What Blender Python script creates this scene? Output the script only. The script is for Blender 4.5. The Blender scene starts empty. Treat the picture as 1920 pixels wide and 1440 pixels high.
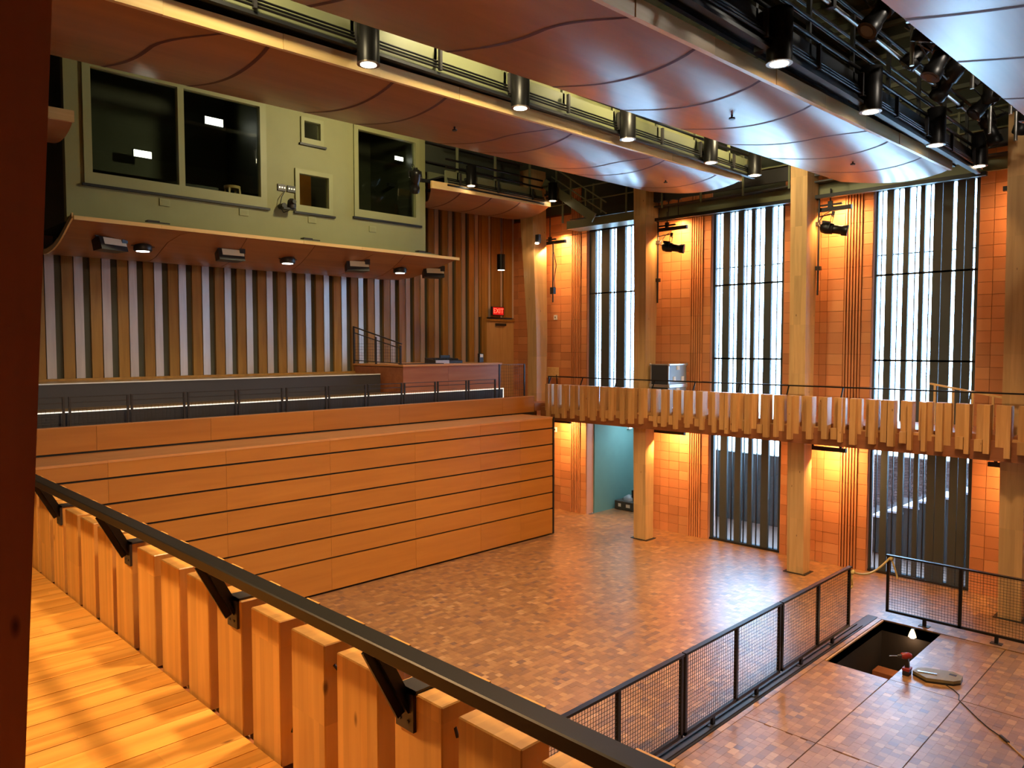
import bpy, math, random
import numpy as np
from mathutils import Vector
random.seed(7)
R = random.Random(11)
D = bpy.data
COL = bpy.context.scene.collection
SC = bpy.context.scene
# ------------------------------------------------------------------ camera
cam_d = D.cameras.new('camera'); cam = D.objects.new('camera', cam_d); COL.objects.link(cam)
cam_d.sensor_width = 36; cam_d.lens = 36*1415/1920; cam_d.clip_start = .05; cam_d.clip_end = 300
cam.location = (0, 0, 5.17)
cam.rotation_euler = (math.radians(90-2.832), 0, math.radians(45.06-90))
SC.camera = cam
# ------------------------------------------------------------------ world, exposure
w = D.worlds.new('world'); SC.world = w; w.use_nodes = True
bg = w.node_tree.nodes['Background']
bg.inputs[0].default_value = (.42, .69, 1, 1); bg.inputs[1].default_value = 29.0
SC.view_settings.view_transform = 'Standard'; SC.view_settings.look = 'None'
SC.view_settings.gamma = 1; SC.view_settings.use_curve_mapping = False
SC.view_settings.exposure = 0.0
WARM = (1, .66, .36); AMBER = (1, .53, .2)

def lamp(kind, name, loc, power, color=WARM, target=None, size=.3, sizey=None, spot=70, blend=.5, parent=None):
    l = D.lights.new(name, kind); l.energy = power; l.color = color
    if kind == 'AREA':
        l.size = size
        if sizey: l.shape = 'RECTANGLE'; l.size_y = sizey
    else:
        l.shadow_soft_size = size
    if kind == 'SPOT': l.spot_size = math.radians(spot); l.spot_blend = blend
    o = D.objects.new(name, l); COL.objects.link(o)
    o.location = loc
    if target is not None:
        o.rotation_euler = (Vector(target)-Vector(loc)).to_track_quat('-Z', 'Y').to_euler()
    if parent:
        o.location = Vector(loc)-parent.location; o.parent = parent
    return o
# daylight portals in the window openings
for (y0, y1) in ((14.7, 12.6), (10.47, 8.5), (6.36, 4.33), (2.3, .3)):
    p = lamp('AREA', 'portal', (18.35, (y0+y1)/2, 4.35), 1, (1, 1, 1), (0, (y0+y1)/2, 4.35), 8.6, 2.0)
    p.data.cycles.is_portal = True
    p.rotation_euler = (math.radians(90), 0, math.radians(90))
    p.data.size = 2.0; p.data.size_y = 8.6
# unseen warm fill lamps, added to brighten bank, floor, catwalks and rig
lamp('SPOT', 'fill_light', (3.3, 3.2, 7.9), 2000, WARM, (7.5, 11.0, 1.5), .25, spot=88, blend=.7)
lamp('SPOT', 'fill_light', (8.6, 3.1, 8.35), 1950, WARM, (9.0, 8.5, 0), .25, spot=92, blend=.7)
lamp('SPOT', 'fill_light', (12.6, 3.1, 8.45), 1200, WARM, (14.5, 7.5, 0), .25, spot=92, blend=.7)
for x_ in (3.5, 7.0, 10.5, 14.0): lamp('AREA', 'catwalk_fill', (x_, 7.2, 10.0), 95, (1, .85, .5), (x_+1, 8.6, 9.2), .4)
lamp('AREA', 'rig_fill', (11.0, .6, 10.8), 110, (1, .9, .75), (11.5, 3.0, 9.2), .4)
lamp('AREA', 'fill_light', (10.0, 11.6, 10.4), 150, (1, .85, .5), (9.0, 15.5, 8.8), .5)
lamp('AREA', 'balcony_light', (-.5, 4.6, 7.0), 185, (1, .62, .28), (.5, 3.6, 3.5), .3)
lamp('AREA', 'fill_light', (2.9, 3.2, 8.1), 250, WARM, (2.0, 3.0, 3.5), .35)
lamp('AREA', 'booth_fill', (8.95, 16.1, 11.1), 25, (1, .8, .55), (9.0, 16.4, 8.0), .3)  # added fill for the cabinet compartment, no fixture there

# ------------------------------------------------------------------ materials
MC = {}
def newmat(name):
    m = D.materials.new(name); m.use_nodes = True
    return m, m.node_tree.nodes, m.node_tree.links, m.node_tree.nodes['Principled BSDF']
def plain(name, col, rough=.5, metal=0, var=.0, spec=.5):
    if name in MC: return MC[name]
    m, N, L, b = newmat(name)
    b.inputs['Roughness'].default_value = rough; b.inputs['Metallic'].default_value = metal
    b.inputs['Specular IOR Level'].default_value = spec
    g = N.new('ShaderNodeNewGeometry'); n = N.new('ShaderNodeTexNoise'); n.inputs['Scale'].default_value = 3; n.inputs['Detail'].default_value = 4
    L.new(g.outputs['Position'], n.inputs['Vector'])
    oi = N.new('ShaderNodeObjectInfo'); h = N.new('ShaderNodeHueSaturation'); h.inputs['Color'].default_value = (*col, 1)
    a = N.new('ShaderNodeMath'); a.operation = 'MULTIPLY_ADD'; a.inputs[1].default_value = .18+var*0; a.inputs[2].default_value = .91
    L.new(n.outputs[0], a.inputs[0])
    a2 = N.new('ShaderNodeMath'); a2.operation = 'MULTIPLY_ADD'; a2.inputs[1].default_value = var; L.new(oi.outputs['Random'], a2.inputs[0]); L.new(a.outputs[0], a2.inputs[2])
    L.new(a2.outputs[0], h.inputs['Value']); L.new(h.outputs[0], b.inputs['Base Color'])
    MC[name] = m; return m
def glow(name, col, s):
    if name in MC: return MC[name]
    m, N, L, b = newmat(name)
    b.inputs['Base Color'].default_value = (*col, 1)
    b.inputs['Emission Color'].default_value = (*col, 1); b.inputs['Emission Strength'].default_value = s
    MC[name] = m; return m
def wood(name, c1, c2, axis='z', rough=.45, scale=1.0, var=.25, lam=None, coat=0, knots=False, spec=.5):
    """grain stretched along axis; lam = (axis letter, strip width) gives glued laminations"""
    if name in MC: return MC[name]
    m, N, L, b = newmat(name)
    b.inputs['Roughness'].default_value = rough; b.inputs['Specular IOR Level'].default_value = spec
    b.inputs['Coat Weight'].default_value = coat; b.inputs['Coat Roughness'].default_value = .25
    g = N.new('ShaderNodeNewGeometry'); oi = N.new('ShaderNodeObjectInfo')
    off = N.new('ShaderNodeVectorMath'); off.operation = 'SCALE'; off.inputs[0].default_value = (37, 53, 71); L.new(oi.outputs['Random'], off.inputs['Scale'])
    ad = N.new('ShaderNodeVectorMath'); L.new(g.outputs['Position'], ad.inputs[0]); L.new(off.outputs[0], ad.inputs[1])
    mp = N.new('ShaderNodeMapping'); s = [9*scale]*3; s['xyz'.index(axis)] = .7*scale; mp.inputs['Scale'].default_value = s
    L.new(ad.outputs[0], mp.inputs['Vector'])
    n = N.new('ShaderNodeTexNoise'); n.inputs['Scale'].default_value = 1.6; n.inputs['Detail'].default_value = 6; n.inputs['Distortion'].default_value = .6
    L.new(mp.outputs[0], n.inputs['Vector'])
    r = N.new('ShaderNodeValToRGB'); r.color_ramp.elements[0].position = .32; r.color_ramp.elements[1].position = .68
    r.color_ramp.elements[0].color = (*c1, 1); r.color_ramp.elements[1].color = (*c2, 1)
    L.new(n.outputs[0], r.inputs[0])
    h = N.new('ShaderNodeHueSaturation'); L.new(r.outputs[0], h.inputs['Color'])
    a = N.new('ShaderNodeMath'); a.operation = 'MULTIPLY_ADD'; a.inputs[1].default_value = var; a.inputs[2].default_value = 1-var/2
    L.new(oi.outputs['Random'], a.inputs[0]); val = a.outputs[0]
    if lam:
        sx = N.new('ShaderNodeSeparateXYZ'); L.new(ad.outputs[0], sx.inputs[0])
        fl = N.new('ShaderNodeMath'); fl.operation = 'SNAP'; fl.inputs[1].default_value = lam[1]; L.new(sx.outputs['XYZ'.index(lam[0].upper())], fl.inputs[0])
        fl2 = N.new('ShaderNodeMath'); fl2.operation = 'MULTIPLY_ADD'; fl2.inputs[1].default_value = 3.7
        l2 = N.new('ShaderNodeMath'); l2.operation = 'SNAP'; l2.inputs[1].default_value = 1.1; L.new(sx.outputs['xyz'.index(axis)], l2.inputs[0])
        L.new(fl.outputs[0], fl2.inputs[0]); L.new(l2.outputs[0], fl2.inputs[2])
        wn = N.new('ShaderNodeTexWhiteNoise'); wn.noise_dimensions = '1D'; L.new(fl2.outputs[0], wn.inputs['W'])
        a3 = N.new('ShaderNodeMath'); a3.operation = 'MULTIPLY_ADD'; a3.inputs[1].default_value = .26; L.new(wn.outputs['Value'], a3.inputs[0])
        sb = N.new('ShaderNodeMath'); sb.operation = 'SUBTRACT'; sb.inputs[1].default_value = .13; L.new(val, sb.inputs[0]); L.new(sb.outputs[0], a3.inputs[2]); val = a3.outputs[0]
    L.new(val, h.inputs['Value']); out = h.outputs[0]
    if knots:
        v = N.new('ShaderNodeTexVoronoi'); v.inputs['Scale'].default_value = 1
        mp2 = N.new('ShaderNodeMapping'); s2 = [5.5]*3; s2['xyz'.index(axis)] = 2.2; mp2.inputs['Scale'].default_value = s2
        L.new(ad.outputs[0], mp2.inputs['Vector']); L.new(mp2.outputs[0], v.inputs['Vector'])
        lt = N.new('ShaderNodeMapRange'); lt.inputs[1].default_value = .03; lt.inputs[2].default_value = .075; L.new(v.outputs['Distance'], lt.inputs[0])
        mx = N.new('ShaderNodeMix'); mx.data_type = 'RGBA'; mx.inputs['A'].default_value = (c1[0]*.3, c1[1]*.25, c1[2]*.2, 1)
        L.new(lt.outputs[0], mx.inputs['Factor']); L.new(out, mx.inputs['B']); out = mx.outputs['Result']
    L.new(out, b.inputs['Base Color'])
    bp = N.new('ShaderNodeBump'); bp.inputs['Strength'].default_value = .08; bp.inputs['Distance'].default_value = .01
    L.new(n.outputs[0], bp.inputs['Height']); L.new(bp.outputs[0], b.inputs['Normal'])
    MC[name] = m; return m
def block_mat():
    """end-grain wood blocks: one random tint per block (grid of the block size in world space)"""
    m, N, L, b = newmat('end_grain_block')
    at = N.new('ShaderNodeAttribute'); at.attribute_name = 'tint'
    oi = N.new('ShaderNodeObjectInfo')
    s = N.new('ShaderNodeMath'); s.operation = 'ADD'; L.new(at.outputs['Fac'], s.inputs[0]); L.new(oi.outputs['Random'], s.inputs[1])
    f = N.new('ShaderNodeMath'); f.operation = 'FRACT'; L.new(s.outputs[0], f.inputs[0])
    r = N.new('ShaderNodeValToRGB'); cr = r.color_ramp
    st = [(0, (.16, .09, .07)), (.08, (.25, .12, .052)), (.3, (.29, .14, .05)), (.5, (.345, .165, .058)), (.75, (.39, .19, .067)), (.93, (.46, .24, .085)), (1, (.56, .31, .13))]
    while len(cr.elements) < len(st): cr.elements.new(.5)
    for e, (p, c) in zip(cr.elements, st): e.position = p; e.color = (*c, 1)
    L.new(f.outputs[0], r.inputs[0])
    g = N.new('ShaderNodeNewGeometry'); n = N.new('ShaderNodeTexNoise'); n.inputs['Scale'].default_value = 25; L.new(g.outputs['Position'], n.inputs['Vector'])
    n2 = N.new('ShaderNodeTexNoise'); n2.inputs['Scale'].default_value = .6; n2.inputs['Detail'].default_value = 3; L.new(g.outputs['Position'], n2.inputs['Vector'])
    h = N.new('ShaderNodeHueSaturation'); a = N.new('ShaderNodeMath'); a.operation = 'MULTIPLY_ADD'; a.inputs[1].default_value = .3; a.inputs[2].default_value = .85
    L.new(n.outputs[0], a.inputs[0]); L.new(a.outputs[0], h.inputs['Value']); L.new(r.outputs[0], h.inputs['Color']); L.new(h.outputs[0], b.inputs['Base Color'])
    rr = N.new('ShaderNodeMath'); rr.operation = 'MULTIPLY_ADD'; rr.inputs[1].default_value = .2; rr.inputs[2].default_value = .33
    L.new(n2.outputs[0], rr.inputs[0]); L.new(rr.outputs[0], b.inputs['Roughness'])
    b.inputs['Coat Weight'].default_value = 1.0; b.inputs['Coat Roughness'].default_value = .30
    MC['block'] = m; return m
def glass_mat(name='window_glass', tint=(.93, .97, 1)):
    m, N, L, b = newmat(name); N.remove(b)
    t = N.new('ShaderNodeBsdfTransparent'); t.inputs[0].default_value = (*tint, 1)
    g = N.new('ShaderNodeBsdfGlossy'); g.inputs['Roughness'].default_value = .02
    fr = N.new('ShaderNodeFresnel'); fr.inputs[0].default_value = 1.45
    mx = N.new('ShaderNodeMixShader'); L.new(fr.outputs[0], mx.inputs[0]); L.new(t.outputs[0], mx.inputs[1]); L.new(g.outputs[0], mx.inputs[2])
    L.new(mx.outputs[0], N['Material Output'].inputs[0]); MC[name] = m; return m

BLOCK = block_mat(); GLASS = glass_mat(); DARKGLASS = glass_mat('booth_glass', (.8, .84, .78))
BLACK = plain('black_metal', (.018, .016, .015), .38, .6)
BLACKP = plain('black_paint', (.012, .012, .013), .45)
DARK = plain('dark_void', (.01, .009, .008), .8)
GALV = plain('galvanised_pipe', (.42, .41, .38), .32, .9)
STEEL = plain('dark_steel', (.05, .045, .045), .42, .5)
RISER = plain('dark_grey_riser', (.045, .042, .045), .5)
OLIVE = plain('olive_wall_paint', (.27, .265, .11), .6)
OLIVEF = plain('olive_frame_paint', (.30, .30, .13), .5)
GREENST = plain('green_steel_paint', (.19, .195, .10), .45, .1)
DKGREEN = plain('dark_green_wall_paint', (.05, .055, .035), .7)
FIN = plain('window_fin_metal', (.05, .062, .062), .65, 0)
TEAL = plain('teal_wall_paint', (.13, .30, .31), .6)
WHITE = plain('white_paint', (.75, .74, .7), .5)
CREAM = plain('cream_fabric_grille', (.62, .58, .44), .7)
NOSE = glow('nosing_strip_light', (1, .93, .78), 1.3)
LENS = glow('lamp_lens', (1, .86, .62), 14)
LENSW = glow('lamp_lens_white', (1, .95, .85), 9)
AMB = glow('grazer_strip', (1, .55, .2), 9)
TERRA = plain('terracotta_tile', (.52, .21, .08), .55, 0, .3)
TERRA2 = plain('pale_terracotta_tile', (.56, .25, .10), .5, 0, .25)
TERRAB = plain('terracotta_joint', (.16, .05, .02), .8)
REVEAL = plain('window_lit_reveal', (.62, .33, .25), .6)  # window light on the pier sides painted in as paler terracotta
DOUG = wood('fir_glulam', (.56, .27, .055), (.68, .36, .09), 'z', .45, 1, .14, ('y', .037), .15, True)
DOUGF = wood('fir_glulam_far', (.50, .25, .075), (.62, .34, .12), 'z', .5, 1, .3, None, .1, True)
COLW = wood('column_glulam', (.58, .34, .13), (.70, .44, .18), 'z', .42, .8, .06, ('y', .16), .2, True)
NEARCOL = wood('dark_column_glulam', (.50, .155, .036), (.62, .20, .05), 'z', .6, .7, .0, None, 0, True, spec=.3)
DECK = wood('deck_board', (.60, .27, .045), (.76, .39, .08), 'x', .38, 1.0, .3, ('y', .05), .3, True)
PANEL = wood('orange_veneer', (.41, .145, .017), (.48, .18, .024), 'x', .4, .45, .08, None, .2)
PANELT = wood('orange_tread', (.55, .23, .07), (.62, .28, .09), 'x', .4, .45, .04, None, .2)
REDW = wood('red_brown_veneer', (.33, .105, .04), (.42, .15, .06), 'x', .4, .5, .1, None, .2)
CLOUD = wood('ceiling_veneer', (.23, .075, .022), (.31, .11, .034), 'x', .34, .35, .10, None, .25, spec=.6)
FASC = wood('maple_fascia', (.72, .46, .17), (.82, .56, .24), 'x', .4, .8, .25, None, .2)
SEAM = plain('dark_red_seam', (.07, .008, .005), .6)
SLATB = wood('wall_board_brown', (.23, .11, .022), (.33, .17, .035), 'z', .36, .6, .3, None, .3)
SLATL = wood('wall_board_sheen', (.36, .29, .24), (.44, .36, .30), 'z', .3, .6, .12, None, .8)  # window sheen on the boards put into a paler colour
BEAMR = wood('red_brown_beam', (.27, .09, .03), (.33, .12, .04), 'y', .45, .7, .1)
BRICKD = plain('dark_brick', (.09, .05, .04), .7, 0, .5)
MORTAR = plain('mortar', (.25, .22, .2), .9)
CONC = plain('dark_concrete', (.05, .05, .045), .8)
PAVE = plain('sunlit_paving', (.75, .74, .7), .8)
RED = plain('red_tool_plastic', (.28, .022, .015), .4)
ALU = plain('aluminium_edge', (.75, .75, .75), .3, .9)
CASEP = plain('case_panel', (.03, .032, .04), .5)
CASES = plain('case_panel_sheen', (.22, .26, .3), .35)
YTAPE = plain('yellow_rope', (.62, .45, .16), .6)
STOOLW = wood('stool_wood', (.6, .38, .14), (.7, .46, .2), 'z')

# ------------------------------------------------------------------ mesh collector
class MB:
    def __init__(s): s.v = []; s.f = []; s.sm = []
    def add(s, vs, fs, smooth=False):
        n = len(s.v); s.v += [tuple(map(float, q)) for q in vs]; s.f += [tuple(i+n for i in q) for q in fs]; s.sm += [smooth]*len(fs); return s
    def box(s, x0, y0, z0, x1, y1, z1):
        if x1 < x0: x0, x1 = x1, x0
        if y1 < y0: y0, y1 = y1, y0
        if z1 < z0: z0, z1 = z1, z0
        return s.add([(x0,y0,z0),(x1,y0,z0),(x1,y1,z0),(x0,y1,z0),(x0,y0,z1),(x1,y0,z1),(x1,y1,z1),(x0,y1,z1)],
                     [(0,3,2,1),(4,5,6,7),(0,1,5,4),(1,2,6,5),(2,3,7,6),(3,0,4,7)])
    def hexa(s, b, t):
        return s.add(list(b)+list(t), [(0,3,2,1),(4,5,6,7),(0,1,5,4),(1,2,6,5),(2,3,7,6),(3,0,4,7)])
    def bar(s, p, q, w, h=None, up=(0,0,1)):
        h = h or w; p = Vector(p); q = Vector(q); d = (q-p).normalized(); u = Vector(up)
        if abs(d.dot(u)) > .97: u = Vector((1,0,0))
        a = d.cross(u).normalized()*(w/2); b = a.cross(d).normalized()*(h/2)
        return s.hexa([p-a-b, p+a-b, p+a+b, p-a+b], [q-a-b, q+a-b, q+a+b, q-a+b])
    def lathe(s, p, q, prof, n=16):
        """prof: (t along p->q 0..1, radius)"""
        p = Vector(p); q = Vector(q); d = (q-p).normalized(); u = Vector((0,0,1)) if abs(d.z) < .9 else Vector((1,0,0))
        a = d.cross(u).normalized(); b = a.cross(d)
        vs = []; fs = []
        for t, r in prof:
            c = p.lerp(q, t)
            for k in range(n):
                an = 2*math.pi*k/n; vs.append(c+a*(r*math.cos(an))+b*(r*math.sin(an)))
        for i in range(len(prof)-1):
            for k in range(n): fs.append((i*n+k, i*n+(k+1)%n, (i+1)*n+(k+1)%n, (i+1)*n+k))
        s.add(vs, fs, True)
        s.add(vs[:n], [tuple(range(n-1, -1, -1))]); s.add(vs[-n:], [tuple(range(n))]); return s
    def tube(s, p, q, r, n=10): return s.lathe(p, q, [(0, r), (1, r)], n)
    def path(s, pts, r, n=8):
        for a, b in zip(pts[:-1], pts[1:]): s.tube(a, b, r, n)
        return s
    def bounds(s):
        a = np.array(s.v); return a.min(0), a.max(0)
    def mesh(s, name, mat, org):
        m = D.meshes.new(name); o = np.array(org)
        m.from_pydata([tuple(np.array(v)-o) for v in s.v], [], s.f); m.materials.append(mat)
        if any(s.sm): m.polygons.foreach_set('use_smooth', s.sm)
        m.update(); return m
    def build(s, name, mat, parent=None, bevel=0, **tags):
        lo, hi = s.bounds(); org = Vector(((lo[0]+hi[0])/2, (lo[1]+hi[1])/2, lo[2]))
        o = D.objects.new(name, s.mesh(name, mat, org)); COL.objects.link(o)
        if parent:
            o.parent = parent; o.location = org-wloc(parent)
        else: o.location = org
        if bevel:
            b = o.modifiers.new('bevel', 'BEVEL'); b.width = bevel; b.segments = 1
        for k, v in tags.items(): o[k] = v
        return o
def wloc(o):
    l = Vector(o.location)
    while o.parent: o = o.parent; l = l+Vector(o.location)
    return l
def thing(name, label, cat, loc, group=None, rz=0):
    o = D.objects.new(name, None); o.empty_display_size = .2; COL.objects.link(o); o.location = loc; o.rotation_euler = (0, 0, rz)
    o['label'] = label; o['category'] = cat
    if group: o['group'] = group
    return o
def sthing(name, loc=(0, 0, 0)):
    o = D.objects.new(name, None); COL.objects.link(o); o.location = loc; o['kind'] = 'structure'; return o
def dup(root, loc=None, rot=None, label=None, group=None):
    r = root.copy(); COL.objects.link(r)
    if loc is not None: r.location = loc
    if rot is not None: r.rotation_euler = rot
    if label: r['label'] = label
    if group: r['group'] = group
    for ch in list(root.children):
        c = ch.copy(); COL.objects.link(c); c.parent = r
        for g in list(ch.children):
            d = g.copy(); COL.objects.link(d); d.parent = c
    return r
def inst(src, name, loc, parent):
    o = D.objects.new(name, src); COL.objects.link(o); o.location = Vector(loc)-wloc(parent); o.parent = parent; return o
def boxmesh(name, sx, sy, sz, mat, cx=True):
    """box centred in x,y with its base at z=0"""
    return MB().box(-sx/2, -sy/2, 0, sx/2, sy/2, sz).mesh(name, mat, (0, 0, 0))

ST = dict(kind='structure')
# ================================================================== SETTING
# ---------------- floor
PX0, PX1, PY0, PY1 = 12.28, 14.90, 4.0, 5.0       # open trap
fl = sthing('floor', (0, 0, 0))
sub = MB()
for (a, b, c, d) in ((-2.5, -6, 18.3, PY0), (-2.5, PY1, 18.3, 18.2), (-2.5, PY0, PX0, PY1), (PX1, PY0, 18.3, PY1)):
    sub.box(a, b, -.2, c, d, -.02)
sub.build('subfloor', plain('subfloor_brown', (.12, .055, .03), .8), fl)
BS = .105
def blocks(x0, x1, y0, y1, seed):
    """rectangle of end-grain blocks laid in running bond, every block its own prism"""
    rg = np.random.RandomState(seed); V = []; F = []; T = []
    g = .0012; ny = max(1, round((y1-y0)/BS)); sy = (y1-y0)/ny
    for j in range(ny):
        o = (j % 2)*.5*BS; x = x0-o; ya = y0+j*sy+g/2; yb = ya+sy-g
        while x < x1-.01:
            xa = max(x, x0)+g/2; xb = min(x+BS*rg.choice([1, 1, 1, 1.5]), x1)
            x = xb; xb -= g/2
            if xb-xa < .02: continue
            z = -rg.rand()*.0016
            n = len(V)
            V += [(xa,ya,z),(xb,ya,z),(xb,yb,z),(xa,yb,z),(xa,ya,-.02),(xb,ya,-.02),(xb,yb,-.02),(xa,yb,-.02)]
            F += [(n,n+1,n+2,n+3),(n,n+4,n+5,n+1),(n+1,n+5,n+6,n+2),(n+2,n+6,n+7,n+3),(n+3,n+7,n+4,n)]
            T.append(rg.rand())
    return V, F, T
def block_obj(name, V, F, T, parent, k='stuff'):
    m = D.meshes.new(name); m.from_pydata(V, [], F); m.materials.append(BLOCK)
    at = m.attributes.new('tint', 'FLOAT', 'FACE'); at.data.foreach_set('value', np.repeat(np.array(T, dtype=np.float32), 5))
    o = D.objects.new(name, m); COL.objects.link(o); o.parent = parent
    if k: o['kind'] = k
    return o
near_blocks = []
def zone(name, x0, x1, y0, y1, seed):
    V, F, T = blocks(x0, x1, y0, y1, seed)
    # blocks nearest the camera that the photograph shows become single parts
    keepV, keepF, keepT = [], [], []
    for i in range(len(T)):
        a = V[8*i]; b = V[8*i+2]
        if name == 'trap_panel' and 8.2 < a[0] and 2.1 < a[1] and (a[0]-1.9*a[1] < 5.55) and len(near_blocks) < 300 and a[0] < 11.6:
            near_blocks.append((a, b)); continue
        n = len(keepV); keepV += V[8*i:8*i+8]; keepF += [tuple(j-8*i+n for j in q) for q in F[5*i:5*i+5]]; keepT.append(T[i])
    if keepV: block_obj(name, keepV, keepF, keepT, fl)
zone('block_field', 3.0, 15.9, 5.3, 13.8, 1)
zone('block_field', 15.9, 18.0, -.5, 18.0, 2)
zone('block_field', 14.94, 15.9, -.5, 5.3, 3)
zone('block_field', 15.4, 15.9, 13.8, 18.0, 4)
zone('block_field', 18.0, 21.5, 12.6, 14.66, 5)
zone('block_border', 4.0, PX1+.03, 5.02, 5.10, 6)
xs = [4.0, 6.94, 9.60, PX0, PX1]; ys = [-.2, .9, 1.96, 3.0, PY0, 5.02]
sd = 20
for i in range(4):
    for j in range(5):
        if i == 3 and j == 4: continue
        g = .007
        zone('trap_panel', xs[i]+g, xs[i+1]-g, ys[j]+g, ys[j+1]-g, sd); sd += 1
bm_cache = {}
for (a, b) in near_blocks:
    sx = round(b[0]-a[0], 3); sy = round(b[1]-a[1], 3)
    if (sx, sy) not in bm_cache:
        mm = MB().box(-sx/2, -sy/2, -.02, sx/2, sy/2, 0).mesh('block', BLOCK, (0, 0, 0)); bm_cache[(sx, sy)] = mm
    inst(bm_cache[(sx, sy)], 'block', ((a[0]+b[0])/2, (a[1]+b[1])/2, a[2]), fl)
# floor track under the guard panels
tr = MB(); tr.box(4.0, 5.11, -.02, 15.0, 5.29, .002); tr.build('floor_track', STEEL, fl)
# pit below the trap
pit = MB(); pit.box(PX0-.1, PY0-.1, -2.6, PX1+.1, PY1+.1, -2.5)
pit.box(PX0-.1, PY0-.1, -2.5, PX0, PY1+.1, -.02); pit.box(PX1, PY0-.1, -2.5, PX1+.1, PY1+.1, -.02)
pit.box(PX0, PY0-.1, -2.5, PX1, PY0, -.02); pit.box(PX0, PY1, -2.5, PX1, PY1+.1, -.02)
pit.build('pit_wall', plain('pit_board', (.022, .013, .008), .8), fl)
ed = MB(); ed.box(PX0, PY1-.03, -.02, PX1, PY1, .004); ed.build('pit_edge', DOUGF, fl)

# ---------------- shell walls and ceiling
MB().box(-2.6, -6, 0, -2.5, 18.1, 12.6).build('wall_left', DKGREEN, **ST)
MB().box(-2.6, -6.1, 0, 18.3, -6, 12.6).build('wall_front', REDW, **ST)
ce = MB().box(-2.6, -6, 12.5, 18.6, 18.2, 12.6).build('ceiling', DKGREEN, **ST)
for k in range(22):
    x = 2+k*.75
    MB().box(x, -5.9, 12.36, x+.28, 18, 12.5).build('deck_rib', DKGREEN, ce)
# back wall with vertical boards
wb = MB().box(-2.5, 18.0, 0, 18.3, 18.15, 12.5).build('wall_back', plain('wall_back_dark', (.045, .045, .03), .7), **ST)
P = .5406; x = 3.13; k = 0
while x < 16.3:
    z0, z1 = (4.50, 10.6)
    if x > 15.0: z0 = 3.52
    # sheen-coloured board, turned slightly towards the windows
    w_ = .184
    s_ = MB(); s_.hexa([(x, 17.80, z0), (x+w_, 17.845, z0), (x+w_, 17.9, z0), (x, 17.9, z0)], [(x, 17.80, z1), (x+w_, 17.845, z1), (x+w_, 17.9, z1), (x, 17.9, z1)])
    s_.build('sheen_board', SLATL, wb)
    MB().box(x+w_+.13, 17.82, z0, x+P-.012, 17.9, z1).build('brown_board', SLATB, wb)
    x += P; k += 1
for x in (16.32, 16.86, 17.40):
    MB().box(x, 17.84, 6.12, x+.40, 17.9, 10.6).build('brown_board', SLATB, wb); MB().box(x+.43, 17.86, 6.12, x+.52, 17.9, 10.6).build('sheen_board', SLATL, wb)
MB().box(3.0, 17.9, 3.4, 16.4, 18.0, 10.6).build('board_backing', plain('board_backing', (.06, .06, .04), .6), wb)
MB().box(1.2, 17.72, 4.42, 11.6, 17.8, 4.5).build('wall_kicker', SLATB, wb)
# exit door at the end of the back wall
dr = sthing('door_1', (17.3, 17.9, 3.52))
MB().box(16.62, 17.86, 3.52, 17.9, 17.93, 6.0).build('door_leaf', wood('door_veneer', (.42, .24, .09), (.5, .3, .12), 'z', .4), dr)
MB().box(16.55, 17.80, 6.0, 17.95, 17.95, 6.07).box(16.5, 17.80, 3.52, 16.58, 17.95, 6.07).build('door_frame', SLATB, dr)
MB().box(17.05, 17.80, 5.85, 17.5, 17.87, 5.93).build('door_closer', STEEL, dr)

# ---------------- window wall: terracotta piers and glazed bays
tile_cache = {}
def pier(y0, y1, ncol, z0=0, z1=8.75, ribs=True, zcap=9.3):
    """pier between y0 < y1, ribs near its low-Y end"""
    w = sthing('wall_right', (18.0, (y0+y1)/2, 0))
    MB().box(17.93, y0, z0, 18.3, y1, zcap).build('pier_core', TERRAB, w)
    L_ = y1-y0; rz0, rz1 = (y0+.22, y0+.22+.40) if ribs else (y0, y0)
    cols = []
    if ribs: cols.append((y0, rz0))
    n = ncol; span = y1-rz1
    ws = [R.choice([.45, .9, 1, 1.25]) for _ in range(n)]; t = sum(ws); yy = rz1
    for q in ws: cols.append((yy, yy+span*q/t)); yy += span*q/t
    H = .25; nr = int((zcap-z0)/H)
    for (a, b) in cols:
        wdt = round(b-a-.008, 3)
        for r_ in range(nr):
            mt = TERRA2 if R.random() < .16 else TERRA
            if (wdt, mt.name) not in tile_cache: tile_cache[(wdt, mt.name)] = boxmesh('tile', .03, wdt, H-.007, mt)
            o = inst(tile_cache[(wdt, mt.name)], 'tile', (17.916+R.uniform(-.004, .003), (a+b)/2, z0+r_*H), w)
    if ribs:
        nrb = 6
        for k in range(nrb):
            ya = rz0+(rz1-rz0)*(k+.15)/nrb
            for r_ in range(0, nr, 4):
                MBr = tile_cache.setdefault('rib', boxmesh('rib', .05, .036, 1.0-.007, TERRA))
                inst(MBr, 'rib', (17.89, ya+.018, z0+r_*H), w)
    MB().box(17.93, y0-.012, z0, 18.25, y0, zcap).build('reveal', REVEAL, w)
    MB().box(17.93, y1, z0, 18.25, y1+.012, zcap).build('reveal', REVEAL, w)
    return w
pier(14.72, 17.95, 7)
pier(10.50, 12.60, 5)
pier(6.40, 8.48, 5)
pier(2.25, 4.30, 5)
MB().box(17.93, -6, 0, 18.25, .2, 12.5).build('wall_right', DKGREEN, **ST)
up = MB().box(17.93, .2, 9.3, 18.3, 18, 12.5).build('wall_right', DKGREEN, **ST)
for k in range(9):
    z = 9.5+k*.34; MB().box(17.84, .2, z, 17.93, 8, z+.09).build('siding_rib', plain('grey_green_siding', (.16, .17, .12), .5), up)
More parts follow.
